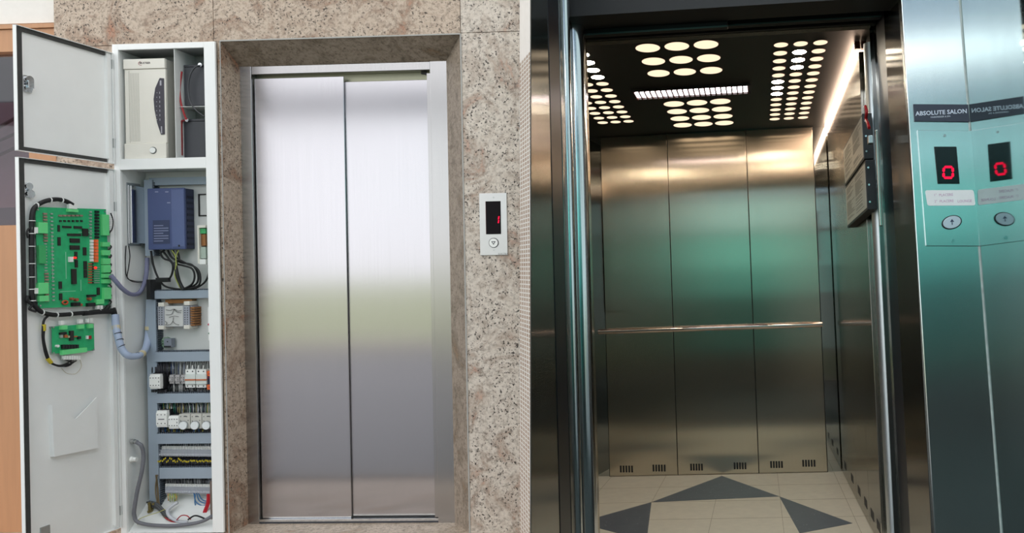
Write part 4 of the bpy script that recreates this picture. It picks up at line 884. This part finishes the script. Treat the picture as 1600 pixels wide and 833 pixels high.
# ceiling lights
M_lamp = emis('lamp_warm', 'ffe6c4', 1.25); M_lampb = emis('lamp_bright', 'fff0d8', 55); M_cove = emis('cove_light', 'ffdcc0', 13.0)
M_rim = mat('lamp_rim', '5a3022', .4)
def zp(px, py): return R.z(px, py, ZC)
def light_group(lab, pts, r, bright=()):
    c = sum((Vector(p) for p in pts), Vector()) / len(pts)
    T_ = Thing('ceiling_light', lab, 'ceiling light', R, c, 'perforated ceiling lights'); src = None
    for k, p in enumerate(pts):
        p = Vector(p)
        if src is None:
            mb = MB(); mb.cyl((p.x, p.y, ZC + .001), 'z', r, -.0035, 28); src = T_.part('round_diffuser', mb, M_lamp); p0 = p
            mb = MB(); n_ = 28
            mb.add([(p.x + rr * math.cos(2 * PI * i / n_), p.y + rr * math.sin(2 * PI * i / n_), z) for rr, z in ((r, ZC + .0), (r * 1.06, ZC + .0), (r * 1.06, ZC - .0022), (r, ZC - .0022)) for i in range(n_)],
                   [(a * n_ + i, a * n_ + (i + 1) % n_, ((a + 1) % 4) * n_ + (i + 1) % n_, ((a + 1) % 4) * n_ + i) for a in range(4) for i in range(n_)])
            rim = T_.part('rim', mb, M_rim, src)
        else:
            o = T_.dup_part(src, p - p0); T_.dup_part(rim, (0, 0, 0), o)
            if k in bright:
                o.data = src.data.copy(); o.data.materials[0] = M_lampb
    return T_
def grid(tl, tr, rows, nc):     # rows: list of pixel y of the row centres along the line tl -> VP
    out_ = []; a, b = zp(*tl), zp(*tr); dx = (b[0] - a[0]) / (nc - 1)
    for ry in rows:
        y = zp(tl[0], ry)[1]
        for c in range(nc): out_.append((a[0] + dx * c, y, ZC))
    return out_
def rows_even(x, y0_, y1_, n_):
    a, b = zp(x, y0_)[1], zp(x, y1_)[1]; return a, (b - a) / (n_ - 1)
def grid2(pa, pb, nrows, nc, pc):     # pa first row left, pb last row left, pc first row right
    a, b, c = zp(*pa), zp(*pb), zp(*pc); x0 = (a[0] + b[0]) / 2; dx = (c[0] - a[0]) / (nc - 1); dy = (b[1] - a[1]) / (nrows - 1)
    return [(x0 + dx * k, a[1] + dy * r_, ZC) for r_ in range(nrows) for k in range(nc)], dx, dy
g1, dx, dy = grid2((1011, 74.5), (1030, 114), 3, 3, (1103, 74))
g1 = [(x, y - dy * 3, z) for x, y, z in g1[:3]] and [(g1[0][0] + dx * k, g1[0][1] - dy, ZC) for k in range(3)] + g1
light_group('front centre ceiling light of large round holes, nearest the doorway', g1, abs(dx) * .42)
g2, dx2, dy2 = grid2((1052, 162), (1067.5, 195), 4, 3, (1125, 161))
light_group('rear centre ceiling light of round holes behind the bright strip', g2, abs(dx2) * .44)
g3, dx3, dy3 = grid2((1220, 69.5), (1210.5, 185.5), 13, 3, (1281, 69))
light_group('right-hand ceiling light, long triple row of round holes', g3, abs(dx3) * .36, bright=(4, 7, 10, 15, 18, 21))
a, b = zp(925, 110), zp(982, 189); g4 = []
dxl = zp(982, 189)[0] - zp(961, 189)[0]; dyl = dy3
for r_ in range(13):
    for k in range(3): g4.append((b[0] - dxl * k, b[1] - dyl * r_, ZC))
light_group('left-hand ceiling light, long triple row of round holes', g4, abs(dx3) * .36, bright=(24, 27, 30, 33))
# grille lamp
pa, pb = zp(990, 137), zp(1169, 149); yg0, yg1 = zp(1080, 136)[1], zp(1080, 147.5)[1]; xg0, xg1 = zp(991, 143)[0], zp(1169, 141)[0]
T = Thing('strip_light', 'bright white louvred strip light across the car ceiling', 'strip light', R, ((xg0 + xg1) / 2, (yg0 + yg1) / 2, ZC))
mb = MB(); mb.box(xg0, xg1, yg0, yg1, ZC - .003, ZC + .001); T.part('tube_diffuser', mb, emis('tube_white', 'ffeef0', 9))
for k in range(22):
    x = xg0 + (xg1 - xg0) * k / 21; mb = MB(); mb.box(x - .0035, x + .0035, yg0 - .004, yg1 + .004, ZC - .016, ZC - .0032); T.part('louvre', mb, M_rim)
mb = MB(); mb.box(xg0 - .012, xg1 + .012, yg0 - .014, yg0 - .004, ZC - .012, ZC + .001); mb.box(xg0 - .012, xg1 + .012, yg1 + .004, yg1 + .014, ZC - .012, ZC + .001); T.part('frame', mb, M_ceil)
# cove lights along the side walls
for i, (xx, lab) in enumerate(((XWR - .018, 'glowing cove light along the top of the right car wall'),)):
    T = Thing('cove_light', lab, 'cove light', R, (xx, 3.9, ZC))
    mb = MB(); mb.box(xx - .006, xx + .016, 3.3, YBK - .01, ZC - .05, ZC - .004) if i == 0 else mb.box(xx - .012, xx + .004, YFR + .08, YBK - .01, ZC - .03, ZC - .004); T.part('tube', mb, M_cove)
    mb = MB(); mb.box(xx - .006, xx + .016, 3.27, 3.298, ZC - .034, ZC - .002) if i == 0 else mb.box(xx - .012, xx + .004, YFR + .05, YFR + .078, ZC - .034, ZC - .002); T.part('end_cap', mb, M_rim)
# floor with the dark star pattern
def fl(px, py): v = R.z(px, py, ZF); return (v[0], v[1])
M_tile = mat('floor_tile', 'e2dbc8', .4, var=.10, scale=22); M_tiled = mat('floor_tile_dark', '5f636c', .4, var=.18, scale=14)
apex, A_, B_, RT = fl(1128, 744), fl(1018, 785), fl(1217.5, 776), fl(1332, 818)
mb = MB(); q_ = lambda z: [(1.0, YBK + .02, z), (XWL - .05, YBK + .02, z), (-.74, YFR - .05, z), (1.0, YFR - .05, z)]; mb.hexa(q_(ZF), q_(ZF - .06)); struct('floor', mb, M_tile, R)
ab = Vector(B_) - Vector(A_); side = ab.length; perp = Vector((ab.y, -ab.x)).normalized()
if perp.y > 0: perp = -perp
C_, D_ = Vector(B_) + perp * side, Vector(A_) + perp * side; hgt = (Vector(apex) - (Vector(A_) + Vector(B_)) / 2).length
mid = (Vector(A_) + Vector(B_) + C_ + D_) / 4; cen = lambda p, q: (Vector(p) + Vector(q)) / 2
tr = [(A_, B_, apex)]
RTp = Vector(RT); tr.append((B_, tuple(C_), tuple(RTp)))
LTp = cen(A_, D_) + (cen(A_, D_) - mid).normalized() * (RTp - cen(B_, C_)).length; tr.append((A_, tuple(D_), tuple(LTp)))
mb = MB()
for a, b, c in tr:
    pts = [Vector(a), Vector(b), Vector(c)]
    if (pts[1] - pts[0]).cross(pts[2] - pts[0]) < 0: pts.reverse()
    k = 3; v = [(p.x, p.y, ZF + .0002) for p in pts] + [(p.x, p.y, ZF + .0012) for p in pts]
    mb.add(v, [(2, 1, 0), (3, 4, 5), (0, 1, 4, 3), (1, 2, 5, 4), (2, 0, 3, 5)])
struct('floor_inlay', mb, M_tiled, R)
rnd = random.Random(9); mb = MB(); used = 0
def inside(p, t_):
    a, b, c = [Vector(q) for q in t_]; s = [(b - a).cross(p - a), (c - b).cross(p - b), (a - c).cross(p - c)]; return all(v > 0 for v in s) or all(v < 0 for v in s)
for _ in range(1500):
    t_ = rnd.choice(tr); p = Vector((rnd.uniform(-.9, .5), rnd.uniform(3.2, 4.8)))
    if inside(p, t_) and used < 130:
        used += 1; w_, h_ = rnd.uniform(.002, .005), rnd.uniform(.002, .006); an = rnd.uniform(0, 3)
        mb.add([(p.x + w_ * math.cos(an + i * PI / 2), p.y + h_ * math.sin(an + i * PI / 2), ZF + .0016) for i in range(4)], [(0, 1, 2, 3)])
struct('floor_flecks', mb, mat('fleck', '9aa0a4', .6), R)
mb = MB()
for k in range(-4, 4):
    x = A_[0] + side / 2 + k * side / 2; mb.box(x - .0008, x + .0008, 3.0, YBK, ZF + .0002, ZF + .0007)
for k in range(-4, 4):
    y = A_[1] - k * side / 2
    if 3 < y < 4.8: mb.box(XWat(y), XWR, y - .0008, y + .0008, ZF + .0002, ZF + .0007)
struct('floor_joints', mb, mat('joint_brown', 'a3977f', .7), R)

# framed notices on the right side wall
xs = XWR - .05
def nx(px, py): v = R.x(px, py, xs); return (v[1], v[2])
def quadprism(mb, pts, x0, x1, mi=0):
    a = [(x0, y, z) for y, z in pts]; b = [(x1, y, z) for y, z in pts]; return mb.hexa(a, b, mi)
M_sheet = mat('notice_sheet', 'b8b5a8', .35, var=.03); M_print = mat('notice_print', '77756c', .6)
for i, q in enumerate((((1317, 226), (1348, 185), (1350, 253), (1321, 287)), ((1321, 289), (1351, 256), (1357, 332), (1324, 352)))):
    P_ = [nx(*p) for p in q]; ya = (P_[0][0] + P_[3][0]) / 2; yb_ = (P_[1][0] + P_[2][0]) / 2; zt = (P_[0][1] + P_[1][1]) / 2; zb_ = (P_[2][1] + P_[3][1]) / 2
    T = Thing('framed_notice', ('upper' if i == 0 else 'lower') + ' of the two black-framed printed notices on the right car wall', 'notice', R, (XWR - .012, (ya + yb_) / 2, (zt + zb_) / 2), 'notices')
    mb = MB(); mb.box(xs, XWR - .013, yb_, ya, zb_, zt); T.part('frame', mb, M_blk, bevel=.002)
    mb = MB(); mb.box(xs - .0015, xs - .0002, yb_ + .012, ya - .012, zb_ + .01, zt - .01); sh = T.part('sheet', mb, M_sheet)
    mb = MB(); rr = random.Random(i); cols = ((.06, .48), (.53, .95)); hh = zt - zb_ - .02; ww = ya - yb_ - .024
    for c0, c1 in cols:
        for k in range(26):
            f_ = .93 - k * .034
            if rr.random() < .82: l_ = (c1 - c0) * rr.uniform(.45, 1); mb.box(xs - .0019, xs - .0014, ya - .012 - ww * c0, ya - .012 - ww * (c0 + l_), zb_ + .01 + hh * f_, zb_ + .01 + hh * (f_ + .014))
    T.part('printed_lines', mb, M_print, sh)
    mb = MB()
    for z in (zb_ + .03, (zt + zb_) / 2, zt - .03): mb.cyl((xs + .01, yb_, z), 'y', .004, -.003, 10)
    T.part('screws', mb, M_chrome)
mb = MB(); pts = [R.x(px, py, xs - .002) for px, py in ((1352, 166), (1354, 175), (1353, 186), (1356, 193), (1358, 200))]; mb.tube(pts, .006, 8)
p = R.x(1355, 205, xs); T = Thing('metal_bracket', 'steel bracket with a hanging red ribbon beside the framed notices', 'bracket', R, p)
T.part('red_ribbon', mb, M_red); mb = MB(); mb.box(XWR - .024, XWR - .013, p[1] - .02, p[1] - .005, p[2] - .36, p[2] + .0); T.part('upright', mb, M_side, bevel=.003); mb = MB(); mb.box(xs, xs + .018, p[1] - .02, p[1] + .01, p[2] - .05, p[2] - .02); T.part('clip', mb, M_zinc, bevel=.002)

# doorway: transom, returns, door leaf edges and reveals
zh_ = R.y(1115, 60, 3.02)[2]; zh2 = R.y(1115, 43.5, 2.80)[2]; zh3 = R.y(1250, 28, 2.80)[2]
mb = MB(); mb.box(XWF, XWR, YFR - .04, YFR, zh_, ZC + .05); struct('wall_front', mb, M_pan, R)
mb = MB(); mb.box(XWF, X_l - .01, YFR - .04, YFR, ZF, zh_); struct('wall_front', mb, M_pan, R)
T = Thing('door_header', 'dark door header above the open lift doorway', 'door header', R, (0, 2.8, zh2))
xst = R.y(1137, 36, 2.8)[0]
mb = MB(); mb.box(X_l, xst, 2.80, 2.83, zh2, 2.9); mb.box(xst, .50, 2.84, 2.87, zh3, 2.9); T.part('door_hanger_cover', mb, M_head, bevel=.003)
mb = MB(); mb.box(X_l, .5, 2.965, 3.0, R.y(1115, 52, 2.97)[2], 2.9); T.part('inner_header', mb, mat('header_brown', '2b2723', .4, .3), bevel=.002)
mb = MB(); mb.box(X_l, xst, 2.797, 2.80, zh2, zh2 + .006); mb.box(xst, .5, 2.837, 2.84, zh3, zh3 + .006); T.part('edge_strip', mb, mat('edge_teal', '5a6f6c', .3, .8))
mb = MB(); mb.box(X_l - .0, .56, 2.66, 2.79, R.y(1115, 12, 2.66)[2], 2.9); struct('lintel', mb, M_head, R)
# left reveal: steel face from the composite edge back to the doorway
def lean(px0, px1, X):  # y on plane x=X for a pixel column given at top and bottom
    return R.x(px0, 0, X)[1], R.x(px1, 833, X)[1]
def upright(mb, X0, X1, ya, yb_, z0=-1.3, z1=2.9, mi=0): return mb.box(X0, X1, ya, yb_, z0, z1, mi)
def colY(px, X, py=410): return R.x(px, py, X)[1]
yA, yB1, yC1 = colY(831, X_l), colY(865, X_l), colY(881, X_l)
T = Thing('door_post', 'brushed steel left door post of the lift doorway, leaf edges behind it', 'door post', R, (X_l, 2.4, ZF))
LP = []
def apex_pt(z, px=830.15):       # vertical picture edge of the pier, leaning with the picture
    pass
# near edge follows the pier arris
zt_, zb2_ = 2.9, -1.35
def edge_at(px, X, zval):
    lo, hi = -3000., 3000.
    for _ in range(60):
        mid_ = (lo + hi) / 2; v = R.x(px, mid_, X)
        if v[2] > zval: lo = mid_
        else: hi = mid_
    return R.x(px, lo, X)
eT, eB = edge_at(830.2, X_l, zt_), edge_at(830.2, X_l, zb2_)
mb = MB(); mb.hexa([eB, (X_l, yB1, zb2_), (X_l, yB1, zt_), eT], [(X_l - .004, eB[1] + .02, zb2_), (X_l - .02, yB1, zb2_), (X_l - .02, yB1, zt_), (X_l - .004, eT[1] + .02, zt_)])
T.part('reveal_plate', mb, M_jamb)
E0, E1 = R.M @ Vector((X_l - .006, eB[1] + .01, zb2_)), R.M @ Vector((X_l - .006, eT[1] + .01, zt_)); G0, G1 = R.M @ Vector((X_l - .022, 2.9, zb2_)), R.M @ Vector((X_l - .022, 2.9, zt_))
pm = MB(); o3 = Vector((-.002, .006, 0)); pm.add([B0 + o3, E0 + o3, G0, A0 + Vector((.05, .06, 0)), B1 + o3, E1 + o3, G1, A1 + Vector((.05, .06, 0))], [(3, 2, 1, 0), (4, 5, 6, 7), (0, 1, 5, 4), (1, 2, 6, 5), (2, 3, 7, 6), (3, 0, 4, 7)]); struct('wall_pier', pm, M_plast, W)
mb = MB(); upright(mb, X_l - .03, X_l + .002, yB1 + .0005, yC1); T.part('rubber_strip', mb, mat('strip_black', '15151d', .35))
for i, (p0, p1, mm, ex) in enumerate(((883.5, 889.5, M_jamb, .0), (890, 894.5, M_chrome, .004), (895, 902, M_jamb, 0), (902.5, 911, M_chrome, .007), (911.5, 924, M_jamb, 0))):
    mb = MB(); ya, yb_ = colY(p0, X_l), colY(p1, X_l); ex_ = ex
    if ex: mb.cyl((X_l - .004, (ya + yb_) / 2, -1.25), 'z', (yb_ - ya) * .5, 1.25 + zh_ + .04, 20)
    else: upright(mb, X_l - .02, X_l, ya, yb_, z1=zh_ + .1)
    T.part('leaf_edge' if not ex else 'rounded_edge', mb, mm, bevel=0 if ex else .002)
# right reveal
X_r = .56
T = Thing('door_post', 'brushed steel right door post between the car and the call panel pillar', 'door post', R, (X_r, 2.8, ZF))
M_post = mat('post_chrome', 'dfe6ea', .42, 1, .02)
xe = R.y(1433, 410, 2.665)[0]; PL = [(xe, 2.665), (.51, 2.85), (.502, 2.99), (.483, 3.24)]
def strip(a, b): m_ = MB(); m_.hexa([(a[0], a[1], -1.3), (b[0], b[1], -1.3), (b[0], b[1], 2.9), (a[0], a[1], 2.9)], [(a[0] + .02, a[1] + .01, -1.3), (b[0] + .02, b[1] + .01, -1.3), (b[0] + .02, b[1] + .01, 2.9), (a[0] + .02, a[1] + .01, 2.9)]); return m_
T.part('reveal_plate', strip(PL[0], PL[1]), M_jamb); T.part('rubber_strip', strip(PL[1], PL[2]), mat('strip_black', '15151d', .35)); T.part('leaf_face', strip(PL[2], PL[3]), M_jamb)
q = R.y(1377, 410, 3.06); mb = MB(); mb.cyl((q[0], 3.06, -1.3), 'z', .0285, 1.3 + R.y(1372, 68, 3.06)[2], 28); T.part('rounded_edge', mb, M_post)
# pillar with the call panel
def pc_(px, py, d=2.66): v = R.y(px, py, d); return (v[0], v[2])
def ln(p, q, z):           # x where the picture line p-q meets height z on the pillar face
    a, b = pc_(*p), pc_(*q); return a[0] + (b[0] - a[0]) * (z - a[1]) / (b[1] - a[1])
z0, z1 = -1.35, 2.9
pl0, pl1 = ln((1408, 0), (1460, 833), z0), ln((1408, 0), (1460, 833), z1); pr0, pr1 = ln((1500, 0), (1565, 833), z0), ln((1500, 0), (1565, 833), z1)
mb = MB(); mb.prism([(pl0, z0), (pr0 + .03, z0), (pr1 + .03, z1), (pl1, z1)], 2.66, 2.80); struct('wall_pillar', mb, M_pil, R, bevel=.003)
mb = MB(); mb.hexa([(pr0, 2.655, z0), (pr1, 2.655, z1), (pr1, -1.6, z1), (pr0, -1.6, z0)], [(pr0 + .04, 2.655, z0), (pr1 + .04, 2.655, z1), (pr1 + .04, -1.6, z1), (pr0 + .04, -1.6, z0)])
struct('wall_side', mb, mat('dark_mirror', 'a2b3b3', .05, 1, .12, scale=5), R)
mb = MB(); e = .0035; mb.hexa([(pr0 - e, 2.6555, z0), (pr0 + e, 2.6555, z0), (pr1 + e, 2.6555, z1), (pr1 - e, 2.6555, z1)], [(pr0 - e, 2.6595, z0), (pr0 + e, 2.6595, z0), (pr1 + e, 2.6595, z1), (pr1 - e, 2.6595, z1)])
struct('trim_4', mb, mat('sealant', 'c3cdc9', .5, var=.4, scale=40), R)
def pbox(mb, x0, y0_, x1, y1_, d0, d1):     # boxes that follow the slight lean of the pillar
    q = [pc_(x0[0], y1_), pc_(x1[0], y1_), pc_(x1[1], y0_), pc_(x0[1], y0_)]; mb.prism(q, d0, d1); return mb
# salon sign
T = Thing('sign_strip', 'dark grey sign strip with white lettering on the steel pillar above the call panel', 'sign', R, R.y(1470, 177, 2.655))
mb = MB(); mb.prism([pc_(1428.5, 190), pc_(1514.5, 191), pc_(1512, 164), pc_(1426.5, 163.5)], 2.654, 2.6585); T.part('plate', mb, mat('sign_grey', '3c3f4e', .4))
sl = lambda m_, c_: m_
mb = MB(); c = pc_(1470, 176.6); mb.text('ABSOLUTE SALON', .0205, c[0], 2.6535, c[1], bold=.0004, sx=1.02); c = pc_(1469, 183.3); mb.text('HAIRDRESSER & SPA', .0075, c[0], 2.6535, c[1]); T.part('lettering', mb, mat('sign_letters', 'dfe6f4', .4))
# call panel
T = Thing('call_panel', 'call panel with red 0 display, white sticker and up button on the steel pillar', 'call panel', R, R.y(1480, 295, 2.655))
mb = MB(); mb.prism([pc_(1446, 384.5), pc_(1530, 385), pc_(1519, 205), pc_(1432.5, 204)], 2.6525, 2.6585); T.part('faceplate', mb, M_pil, bevel=.0012)
mb = MB(); mb.prism([pc_(1464, 288), pc_(1498.5, 288), pc_(1493.5, 230), pc_(1458.5, 230)], 2.650, 2.6530); ds = T.part('display', mb, M_disp, bevel=.001)
mb = MB()
def seg(p, q, w=2.4):
    a, b = Vector(pc_(*p)), Vector(pc_(*q)); d_ = (b - a).normalized(); n_ = Vector((-d_.y, d_.x)) * (w / 2 / FPX * 2.66); e_ = d_ * (w * .4 / FPX * 2.66)
    pts = [a - e_ * 0, a + n_ + e_, b + n_ - e_, b, b - n_ - e_, a - n_ + e_]; mb.prism([(p_.x, p_.y) for p_ in pts][::-1], 2.6485, 2.6502)
seg((1474, 261.8), (1487, 261.8), 3.6); seg((1487.3, 262.5), (1487.6, 270), 3.6); seg((1487.6, 270.6), (1487.2, 278), 3.6); seg((1487, 278.6), (1473.5, 278.6), 3.6); seg((1473.3, 278), (1473.2, 270.6), 3.6); seg((1473.2, 270), (1473.7, 262.5), 3.6)
T.part('digit', mb, M_ledr, ds, 'glowing red 0')
def rrect(q, r, n_=5):      # rounded rectangle polygon from 4 corners (ccw)
    out_ = []
    for i in range(4):
        p, a, b = Vector(q[i]), Vector(q[i - 1]), Vector(q[(i + 1) % 4]); u = (a - p).normalized() * r; w_ = (b - p).normalized() * r
        for k in range(n_ + 1):
            t_ = k / n_; out_.append(tuple(p + u * (1 - t_) ** 2 + w_ * t_ ** 2))
    return out_
mb = MB(); mb.prism(rrect([pc_(1448.5, 322), pc_(1523, 321.5), pc_(1520, 297.5), pc_(1444.5, 298)], .008), 2.6505, 2.6523); stk = T.part('sticker', mb, mat('sticker_white', 'fbfdfd', .4))
mb = MB()
for txt, x, y, s_, al in (('1°', 1458, 305.5, .0115, 'LEFT'), ('PLACERE', 1466, 305.8, .0125, 'LEFT'), ('2°', 1459, 315.5, .0115, 'LEFT'), ('PLACERE', 1467, 315.5, .0125, 'LEFT'), ('LOUNGE', 1495, 315.5, .0125, 'LEFT')):
    c = pc_(x, y); mb.text(txt, s_, c[0], 2.6502, c[1], align=al, sx=.95)
T.part('sticker_print', mb, mat('pink_print', 'cfa9c6', .6), stk)
c = pc_(1486, 348); cv_ = Vector((c[0], 0, c[1])); an = math.radians(14)
def ell(rx, rz, y0_, y1_): 
    m_ = MB(); m_.prism([(c[0] + rx * math.cos(t_) * math.cos(an) - rz * math.sin(t_) * math.sin(an), c[1] + rx * math.cos(t_) * math.sin(an) + rz * math.sin(t_) * math.cos(an)) for t_ in [2 * PI * k / 32 for k in range(32)]], y0_, y1_); return m_
T.part('button_ring', ell(.0345, .0235, 2.6495, 2.6524), M_blk); bt = T.part('button', ell(.0305, .0205, 2.6455, 2.6494), mat('button_pale', 'c3d6e0', .3), bevel=.0015)
mb = MB(); mb.prism([(c[0] - .007, c[1] + .001), (c[0] + .007, c[1] + .001), (c[0], c[1] + .011)], 2.6448, 2.6454); mb.prism([(c[0] - .0015, c[1] - .009), (c[0] + .0015, c[1] - .009), (c[0] + .0015, c[1] - .0002), (c[0] - .0015, c[1] - .0002)], 2.6448, 2.6454); T.part('arrow', mb, mat('arrow_navy', '33405c', .5), bt)
mb = MB(); mb.cyl(R.y(1489, 376.5, 2.6524), 'y', .0062, -.0022, 14); T.part('key_hole', mb, M_chrome); mb = MB(); mb.cyl(R.y(1476, 212, 2.6524), 'y', .0045, -.0015, 12); T.part('screw', mb, M_zinc)

# ================================================================== surroundings behind the camera
# right-hand lobby: roof slab and unseen rear wall, assumed panes tinted to colour what the steel reflects
YR = -1.6
mb = MB(); mb.box(-.52, pr1 + .2, YR, 3.02, 2.92, 3.0); struct('ceiling', mb, mat('lobby_ceiling', '9aa2a6', .8), R)
M_dark = mat('lobby_dark', '3a3f3e', .6); xl_, xr_ = -1.6, pr1 + .2
mb = MB(); mb.box(xl_, xr_, YR - .1, YR, -1.4, -.62); struct('wall_rear', mb, M_dark, R)
mb = MB(); mb.box(xl_, xr_, YR - .1, YR, 1.1, 1.14); mb.box(xl_, xr_, YR - .1, YR, 1.62, 1.66); mb.box(xl_, xr_, YR - .1, YR, 1.98, 2.02); mb.box(xl_, xr_, YR - .1, YR, 2.38, 2.42); mb.box(xl_, xl_ + .06, YR - .1, YR, -.6, 2.95); struct('wall_rear', mb, M_dark, R)
def pane(n_, z0_, z1_, g_): mb = MB(); mb.box(xl_, xr_, YR - .06, YR - .05, z0_, z1_); struct('window_%d' % n_, mb, g_, R)
pane(3, .6, 1.1, glass('green_glass', 'a6dcd6', .03)); pane(9, .2, .6, glass('green_glass_mid', '86beb8', .03)); pane(4, -.62, .2, glass('green_glass_dark', '5a8a86', .03)); pane(8, 1.14, 1.62, glass('green_glass_pale', 'cdeaea', .03))
pane(5, 1.66, 1.98, glass('blue_glass', 'd6e8f2', .03)); pane(6, 2.02, 2.38, glass('clear_glass', 'ffffff', .02)); pane(7, 2.42, 2.95, glass('grey_glass', 'bccad6', .03))
mb = MB(); mb.box(-.62, pr1 + .2, YR, 2.9, ZF - .09, ZF - .062); struct('floor', mb, mat('lobby_floor', '1c2422', .7, var=.1, scale=5), R)
# car shell exterior, keeps daylight out of the car
mb = MB(); mb.hexa([(XWL - .05, 4.95, -1.2), (XWF - .05, 2.98, -1.2), (XWF - .05, 2.98, 3.0), (XWL - .05, 4.95, 3.0)], [(XWL - .12, 4.95, -1.2), (XWF - .09, 2.98, -1.2), (XWF - .09, 2.98, 3.0), (XWL - .12, 4.95, 3.0)])
mb.box(XWR + .06, XWR + .1, 3.0, 5.0, -1.2, 3.0); mb.box(XWF - .09, XWR + .1, 3.02, 5.0, 2.96, 3.0); mb.box(XWL - .12, XWR + .1, 4.9, 5.0, -1.2, 3.0); struct('wall_shaft', mb, M_dark, R)
# left-hand forecourt, unseen, assumed from the door reflections: paving, lawn, canopy beam
mb = MB(); mb.box(-16, 6, -4.4, 3.0, -.3, -.02); struct('ground_paving', mb, M_flo, W)
mb = MB(); mb.box(-60, 60, -80, -4.4, -.3, -.05); struct('ground_lawn', mb, mat('lawn', 'b0b692', .9, var=.2, scale=3), W)
mb = MB(); mb.box(-16, 6, -4.55, -4.4, -.3, .06); struct('kerb', mb, mat('kerb_stone', 'f0dcd8', .7), W)
mb = MB(); mb.box(-16, -.2, -4.6, -4.35, 3.76, 4.1); struct('beam', mb, mat('beam_grey', '6a6a6c', .7), W)
T = Thing('assumed_tube_lamp', 'assumed long white tube lamp behind the viewer, unseen, making the pillar highlight', 'lamp', R, (0, YR + .06, 2.2))  # assumed lamp, unseen, added for the highlight at the pillar top
mb = MB(); mb.cyl((-1.4, YR + .07, 2.2), 'x', .05, pr1 + 1.5, 20); T.part('tube', mb, emis('assumed_tube_glow', 'f6faff', 7.0)); mb = MB(); mb.box(-1.45, pr1 + .15, YR + .001, YR + .02, 2.14, 2.26); T.part('backplate', mb, M_white)
T = Thing('added_fill_light', 'added unseen fill light above the viewer, brightening the pillar', 'lamp', R, (.25, .6, 2.9))  # added fill light, lifts the pillar and its sticker
mb = MB(); mb.box(-.1, .6, .35, .8, 2.89, 2.9); T.part('diffuser', mb, emis('fill_glow', 'f4f8ff', 38)); mb = MB(); mb.box(-.13, .63, .32, .83, 2.9, 2.918); T.part('tray', mb, M_white)
w = bpy.data.worlds.new('sky'); sc.world = w; w.use_nodes = True; nt = w.node_tree; bg = nt.nodes['Background']
bg.inputs[0].default_value = (.97, .98, 1.0, 1); bg.inputs[1].default_value = 1.9
